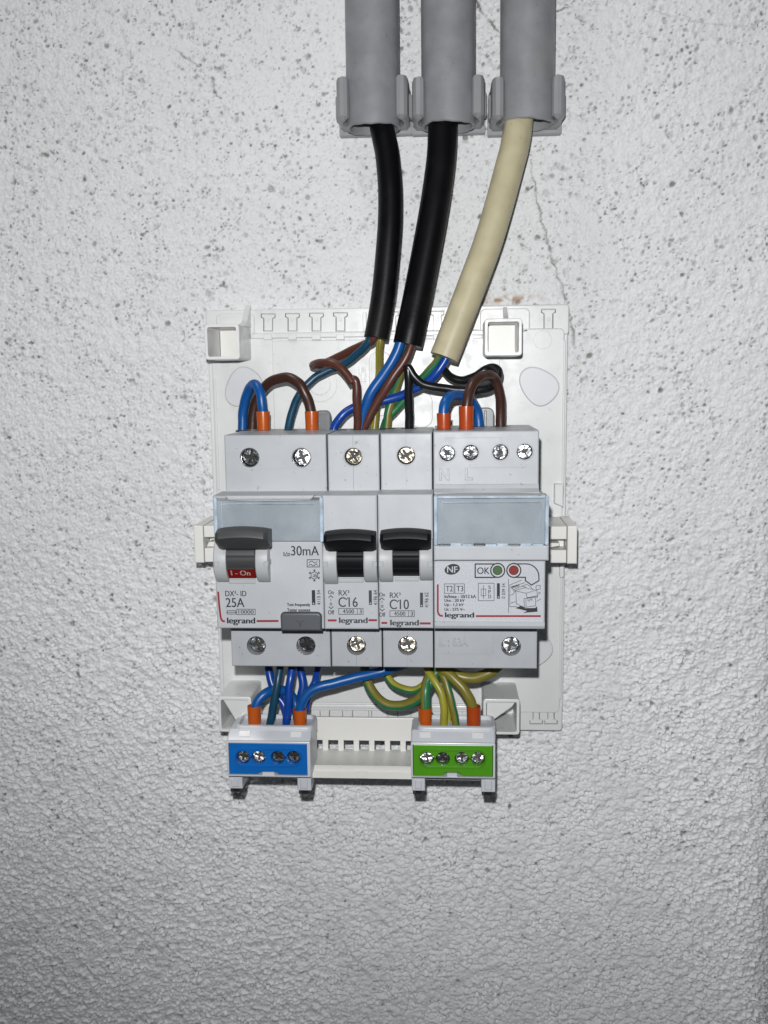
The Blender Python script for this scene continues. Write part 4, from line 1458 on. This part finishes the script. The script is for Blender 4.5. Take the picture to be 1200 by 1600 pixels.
# ================================================================== TERMINAL RAIL AND BLOCKS
RLB = 29.0
trl = Thing("terminal_rail", "white slotted plastic rail between the blue and green terminal blocks", "terminal rail", (*at(568, 1170, RLB), RLB))
rv = R(470, 1121.5, 668, 1157.5, RLB)
XA, XB = at(382, 1150, RLB)[0], at(756, 1150, RLB)[0]
zs1, zs0 = rv[3], at(568, 1173, RLB)[1]
mb = MB().slab(rect((XA, rv[1], XB, zs1)), RLB - 1.6, RLB, 0.3, back=True)
mb.build("back_strip", CREAM, trl)
slots = [(480.5, 504), (512.7, 528.3), (537, 552.4), (561, 576.6), (585, 601), (609.5, 625.4), (634, 650)]
edges_ = [XA] + [at(v, 1165, RLB)[0] for p in slots for v in p] + [XB]
for i in range(0, len(edges_), 2):
    MB().slab(rect((edges_[i], zs0 - .6, edges_[i + 1], rv[1] + .2)), RLB - 1.5, RLB - .08, 0.15).build("slot_bar", CREAM, trl)
# shelf from the back strip forward, with a two-step lip
LF = 44.0
zl1, zl0 = at(568, 1198, LF)[1], at(568, 1217, LF)[1]
prof = [(zs0, RLB - 1.6), (zs0, RLB), (zl1 - 0.4, LF - 2.2), (zl1, LF - 1.0), (zl1 - .5, LF - .2), (zl1 - 1.9, LF - .2), (zl1 - 2.1, LF + .3), (zl0 + .3, LF + .3), (zl0, LF - .2), (zl0, LF - 2.5), (zs0 - 2.2, RLB - 1.6)]
MB().slab(prof, XA, XB, 0.3, axis='x', back=True).build("shelf", CREAM, trl, sharp=25)
r_ = R(556, 1205, 574, 1216, LF + .3)
MB().slab(rect(r_), LF, LF + .45, 0.1).build("moulded_mark", CREAM, trl)
# stays that hook the rail into the posts
for s_, xx in ((0, 378), (1, 768)):
    X = at(xx, 1130, RLB)[0]
    z_ = zs1
    MB().slab([(z_ - 8, RLB - 1), (z_ - 1, RLB - 1), (z_ + 4.5, 20), (z_ + 3.5, 18), (z_ - 3, RLB - 6)], X - .8, X + .8, 0.2, axis='x', back=True).build("hinge_arm", CREAM, trl)


def block(label, m_ins, fx0, fy0, fx1, fy1, ins, screws, feet, notch, top, tabs, seed):
    FD = 54.0
    x0, z0, x1, z1 = R(fx0, fy0, fx1, fy1, FD)
    th = Thing("terminal_block", label, "terminal block", ((x0 + x1) / 2, z0, RLB), "terminal blocks on the white rail")
    zt = at(600, top, 48)[1]
    prof = [(z0, 36), (z0, FD - 7.0), (z1 - 1.2, FD - 7.0), (z1 - 1.2, FD - .9), (z1 - .1, FD - .9), (z1 + .6, FD - 1.6), (zt - 1.0, 49.0), (zt - 1.3, 36.0)]
    MB().slab(prof, x0, x1, 0.5, axis='x', back=True).build("housing", BLOCKW, th)
    # frame round the insert
    ir = R(*ins, FD)
    MB().slab(rrect((x0, z0, x1, z1), .5, 2), FD - 7.2, FD, 0.3, holes=[(rrect((ir[0] - .15, ir[1] - .15, ir[2] + .15, ir[3] + .15), .3, 2), 6.9)]).build("front_frame", BLOCKW, th)
    # insert with screw wells in a sunk stadium
    nr = R(*notch, FD)
    holes = []
    cs = [at(x, y, FD) for x, y in screws]
    rad = 2.62
    for a, b in ((0, 1), (2, 3)):
        pa, pb = cs[a], cs[b]
        # two overlapping round wells joined in one outline
        dx = (pb[0] - pa[0]) / 2
        th_ = math.acos(min(0.98, dx / rad)) if dx < rad else 0.12
        pts = []
        for i in range(17):
            t = th_ + (2 * math.pi - 2 * th_) * i / 16
            pts.append((pa[0] + rad * math.cos(t), pa[1] + rad * math.sin(t)))
        for i in range(17):
            t = math.pi + th_ + (2 * math.pi - 2 * th_) * i / 16
            pts.append((pb[0] + rad * math.cos(t), pb[1] + rad * math.sin(t)))
        holes.append((pts, 5.2))
    outl = [(ir[0], ir[1]), (nr[0] - 1.5, ir[1]), (nr[0], nr[3]), (nr[2], nr[3]), (nr[2] + 1.5, ir[1]), (ir[2], ir[1]), (ir[2], ir[3]), (ir[0], ir[3])]
    MB().slab(outl, FD - 6, FD - 0.45, 0.3, holes=holes).build("insert", m_ins, th)
    # raised stadium rim
    ex, ez0, ez1 = rad + 0.55, min(c[1] for c in cs) - rad - .75, max(c[1] for c in cs) + rad + .75
    so = (cs[0][0] - ex, ez0, cs[3][0] + ex, ez1)
    so = (max(so[0], ir[0] + .5), so[1], min(so[2], ir[2] - .5), so[3])
    hr = (so[3] - so[1]) / 2 - .05
    rim = MB()
    o_p, i_p = rrect(so, hr, 7), rrect((so[0] + .42, so[1] + .42, so[2] - .42, so[3] - .42), hr - .42, 7)
    n = len(o_p)
    rim.loft([[(*p, FD - .5) for p in o_p], [(*p, FD + .25) for p in inset(o_p, .12)], [(*p, FD + .25) for p in i_p], [(*p, FD - .5) for p in inset(i_p, .05)]], closed=False)
    for j in range(3):
        rim.f.append((j * n + n - 1, j * n, (j + 1) * n, (j + 1) * n + n - 1))
        rim.mi.append(0)
    rim.build("insert_rim", m_ins, th)
    rnd = random.Random(seed)
    for c in cs:
        screw('blk', c[0], c[1], FD - 2.6 - rnd.uniform(0, .6), th, rnd.uniform(0, 180), (rnd.uniform(-16, -6), rnd.uniform(-6, 6)))
    # latch window in the notch
    MB().slab([(nr[0] + .2, nr[1] - .3), (nr[2] - .2, nr[1] - .3), (nr[2] - .4, nr[3] - .3), (nr[0] + .4, nr[3] - .3)], FD - 3, FD - .3, .25).build("latch", BLOCKW, th)
    # rim of the wire opening on top
    a, b = x0 + 2.2, x1 + 0.4
    o_p = rrect((a, 35.5, b, 49.5), 2.6, 5)
    i_p = rrect((a + 1.0, 36.6, b - 1.0, 47.9), 2.0, 5)
    mb = MB().slab(o_p, zt - 5, zt + .25, 0.7, holes=[(i_p, 4.0)], axis='z')
    mb.build("wire_opening", BLOCKW, th, sharp=50)
    # bevelled tabs and faint moulded lettering on the sloping top
    for (u0, u1) in tabs:
        xa, xb = at(u0, 1150, 51)[0], at(u1, 1150, 51)[0]
        zc = (z1 + zt) / 2 - .1
        dc = (FD - 1.6 + 49.0) / 2
        MB().slab([(zc + .75, dc - 1.2), (zc + .75, dc - .35), (zc - .75, dc + 1.35), (zc - .75, dc - 1.2)], xa, xb, .1, axis='x').build("marker_tab", WHITE, th)
    # feet
    for (u0, u1, v1) in feet:
        fr_ = R(u0, fy1 - 4, u1, v1, 49)
        ft = MB().slab(rect(fr_), 41, 49, 0.4)
        ft.slab(rect((fr_[0] + 1.2, fr_[1] + 1.0, fr_[2] - 1.2, fr_[3] - 1.6)), 48.8, 49.5, 0.25)
        fo = ft.build("foot", BLOCKW, th)
        MB().slab(rect((fr_[0] + .3, fr_[1] - 1.9, fr_[2] - .3, fr_[1] + .5)), 41.5, 47.8, 0.3,
                  holes=[(rect((fr_[0] + 1.3, fr_[1] - 1.5, fr_[2] - 1.3, fr_[1] - .4)), 2)]).build("foot_shadow", DARK, (fo, th))  # dark slab painting the shadow below the foot
    return th


block("white terminal block with blue front and four screws, hung below the 25A breaker", BBLUE,
      354.5, 1158.5, 485, 1214, (358, 1162, 479.5, 1211), [(379, 1184.5), (403.5, 1184.5), (433.5, 1184.5), (458.5, 1184.5)],
      [(357, 378.5, 1232.5), (464.5, 486, 1235.5)], (408, 1206.5, 430, 1213), 1136, [(374, 391), (454.5, 471)], 3)
block("white terminal block with green front and four screws, hung below the surge arrester", BGREEN,
      642, 1161, 774, 1216, (645.5, 1164.5, 770, 1213.5), [(667, 1186.5), (692, 1186.5), (721.5, 1186.5), (747, 1186.5)],
      [(643.5, 664, 1236), (752, 774, 1238)], (697, 1208, 716, 1215), 1134, [(656, 673), (738, 755.5)], 8)

GN = "blue wires at the blue terminal block"
GE = "green-yellow wires at the green terminal block"
jumper("neutral_wire", "bright blue arched wire in the blue block's orange ferrule beside the lower box post", "wire",
       [(397, 1150, 43), (397, 1125, 43), (398, 1108, 43), (404, 1094, 42.5), (416, 1083, 41), (432, 1078, 38), (448, 1081, 36), (460, 1094, 35), (464, 1112, 36), (465, 1140, 38)], 1.85, WBLUE,
       [(397, 1102.5, 1140, 43, 2.5, FERRO)], group=GN)
jumper("neutral_wire", "bright blue wire running right under the breakers from the orange ferrule nearest the slotted rail", "wire",
       [(468.5, 1150, 43), (468.5, 1125, 43), (469, 1106, 43), (474, 1093, 43), (484, 1081, 42.5), (500, 1073, 42), (525, 1066.5, 41), (562, 1057.5, 39), (600, 1048, 37), (635, 1036, 36)], 1.9, WBLUE,
       [(468.5, 1108, 1140, 43, 2.5, FERRO)], group=GN)
jumper("neutral_wire", "dark teal wire going down into the blue terminal block", "wire",
       [(438, 1025, 40), (437, 1046, 42), (433, 1068, 44), (428, 1099, 45), (422, 1130, 44), (420, 1150, 43)], 1.5, WTEAL, group=GN)
jumper("neutral_wire", "royal blue straight wire into the blue terminal block beside the teal one", "wire",
       [(457, 1025, 40), (456, 1046, 42), (453, 1066, 44), (450, 1099, 45), (447.5, 1130, 44), (446, 1150, 43)], 1.5, WROYAL, group=GN)
jumper("neutral_wire", "royal blue wire behind the teal one, bending right towards the blue block", "wire",
       [(419, 1025, 33), (420, 1046, 33), (424, 1066, 34), (432, 1085, 35), (444, 1103, 36), (450, 1135, 39)], 1.6, WROYAL, group=GN)
jumper("neutral_wire", "royal blue wire dropping behind the ferrule nearest the slotted rail", "wire",
       [(468, 1025, 34), (469, 1046, 34), (473, 1068, 35), (470, 1092, 36), (464, 1135, 38)], 1.6, WROYAL, group=GN)
jumper("neutral_wire", "royal blue wire behind the bright blue bend, farthest from the post", "wire",
       [(498, 1025, 30), (496, 1046, 30), (492, 1066, 30), (482, 1086, 32), (474, 1130, 36)], 1.4, WROYAL, group=GN)

jumper("earth_wire", "thick green and yellow wire in the orange ferrule of the green block", "wire",
       [(664, 1150, 43), (664, 1125, 43), (664.5, 1105, 43), (665, 1082, 42), (668, 1064, 40), (676, 1046, 38), (690, 1022, 36)], 1.9, [WOLIVE, WGREEN],
       [(664, 1105.5, 1140, 43, 2.5, FERRO)], dict(stripes=0.5, seg=18, phase=5.2), group=GE)
jumper("earth_wire", "yellow side of an earth wire curving into the green block, second from the orange ferrule", "wire",
       [(692, 1150, 43), (693, 1130, 43.5), (694, 1105, 44), (688, 1080, 43), (676, 1060, 41), (665, 1040, 38), (660, 1022, 36)], 1.42, [WYELL, WOLIVE], (), dict(stripes=0.35, seg=16, phase=0.5), group=GE)
jumper("earth_wire", "green side of an earth wire into the green block, beside the yellow one", "wire",
       [(714, 1150, 43), (712, 1130, 43), (707, 1105, 43), (702, 1082, 42), (694, 1060, 40), (684, 1040, 38)], 1.42, [WGREEN, WOLIVE], (), dict(stripes=0.35, seg=16, phase=3.6), group=GE)
jumper("earth_wire", "thin olive wire half hidden between the yellow and the green wires", "wire",
       [(703, 1150, 38), (700, 1120, 38), (699, 1095, 38), (696, 1070, 38), (688, 1045, 37)], 1.3, [WYELL, WGREEN], (), dict(stripes=0.4, seg=16, phase=1.8), group=GE)
jumper("earth_wire", "thick dull yellow wire in the red ferrule of the green block", "wire",
       [(740, 1150, 43), (740, 1128, 43), (738.5, 1106, 43), (731, 1087, 43), (717, 1068, 42), (698, 1051, 40), (675, 1036, 37)], 1.9, [WOLIVE, WGREEN],
       [(740, 1103, 1140, 43, 2.6, FERRR)], dict(stripes=0.3, seg=18, phase=1.2), group=GE)
jumper("earth_wire", "thick green-yellow wire in a wide low loop beside the slotted rail", "wire",
       [(568, 1030, 30), (571, 1050, 31), (575, 1067, 33), (583, 1083, 35), (598, 1097, 37), (617, 1103, 38), (638, 1100, 39), (657, 1089, 40), (671, 1070, 40), (684, 1048, 38), (700, 1030, 36)], 1.9, [WOLIVE, WGREEN], (), dict(stripes=0.45, seg=18, phase=4.4), group=GE)
jumper("earth_wire", "thin green-yellow wire in the upper, shallower loop", "wire",
       [(592, 1030, 30), (601, 1051, 31), (613, 1067, 33), (630, 1076, 35), (648, 1078.5, 36), (661, 1072, 37), (674, 1056, 37), (684, 1035, 36)], 1.5, [WYELL, WGREEN], (), dict(stripes=0.5, seg=18, phase=4.2), group=GE)
jumper("earth_wire", "thick dull yellow wire bending up to the surge arrester", "wire",
       [(688, 1036, 36), (702, 1049, 37), (722, 1058, 38), (742, 1059, 38), (762, 1052, 37), (780, 1040, 36), (794, 1022, 35)], 2.1, [WOLIVE, WGREEN], (), dict(stripes=0.2, seg=18, phase=6.0), group=GE)
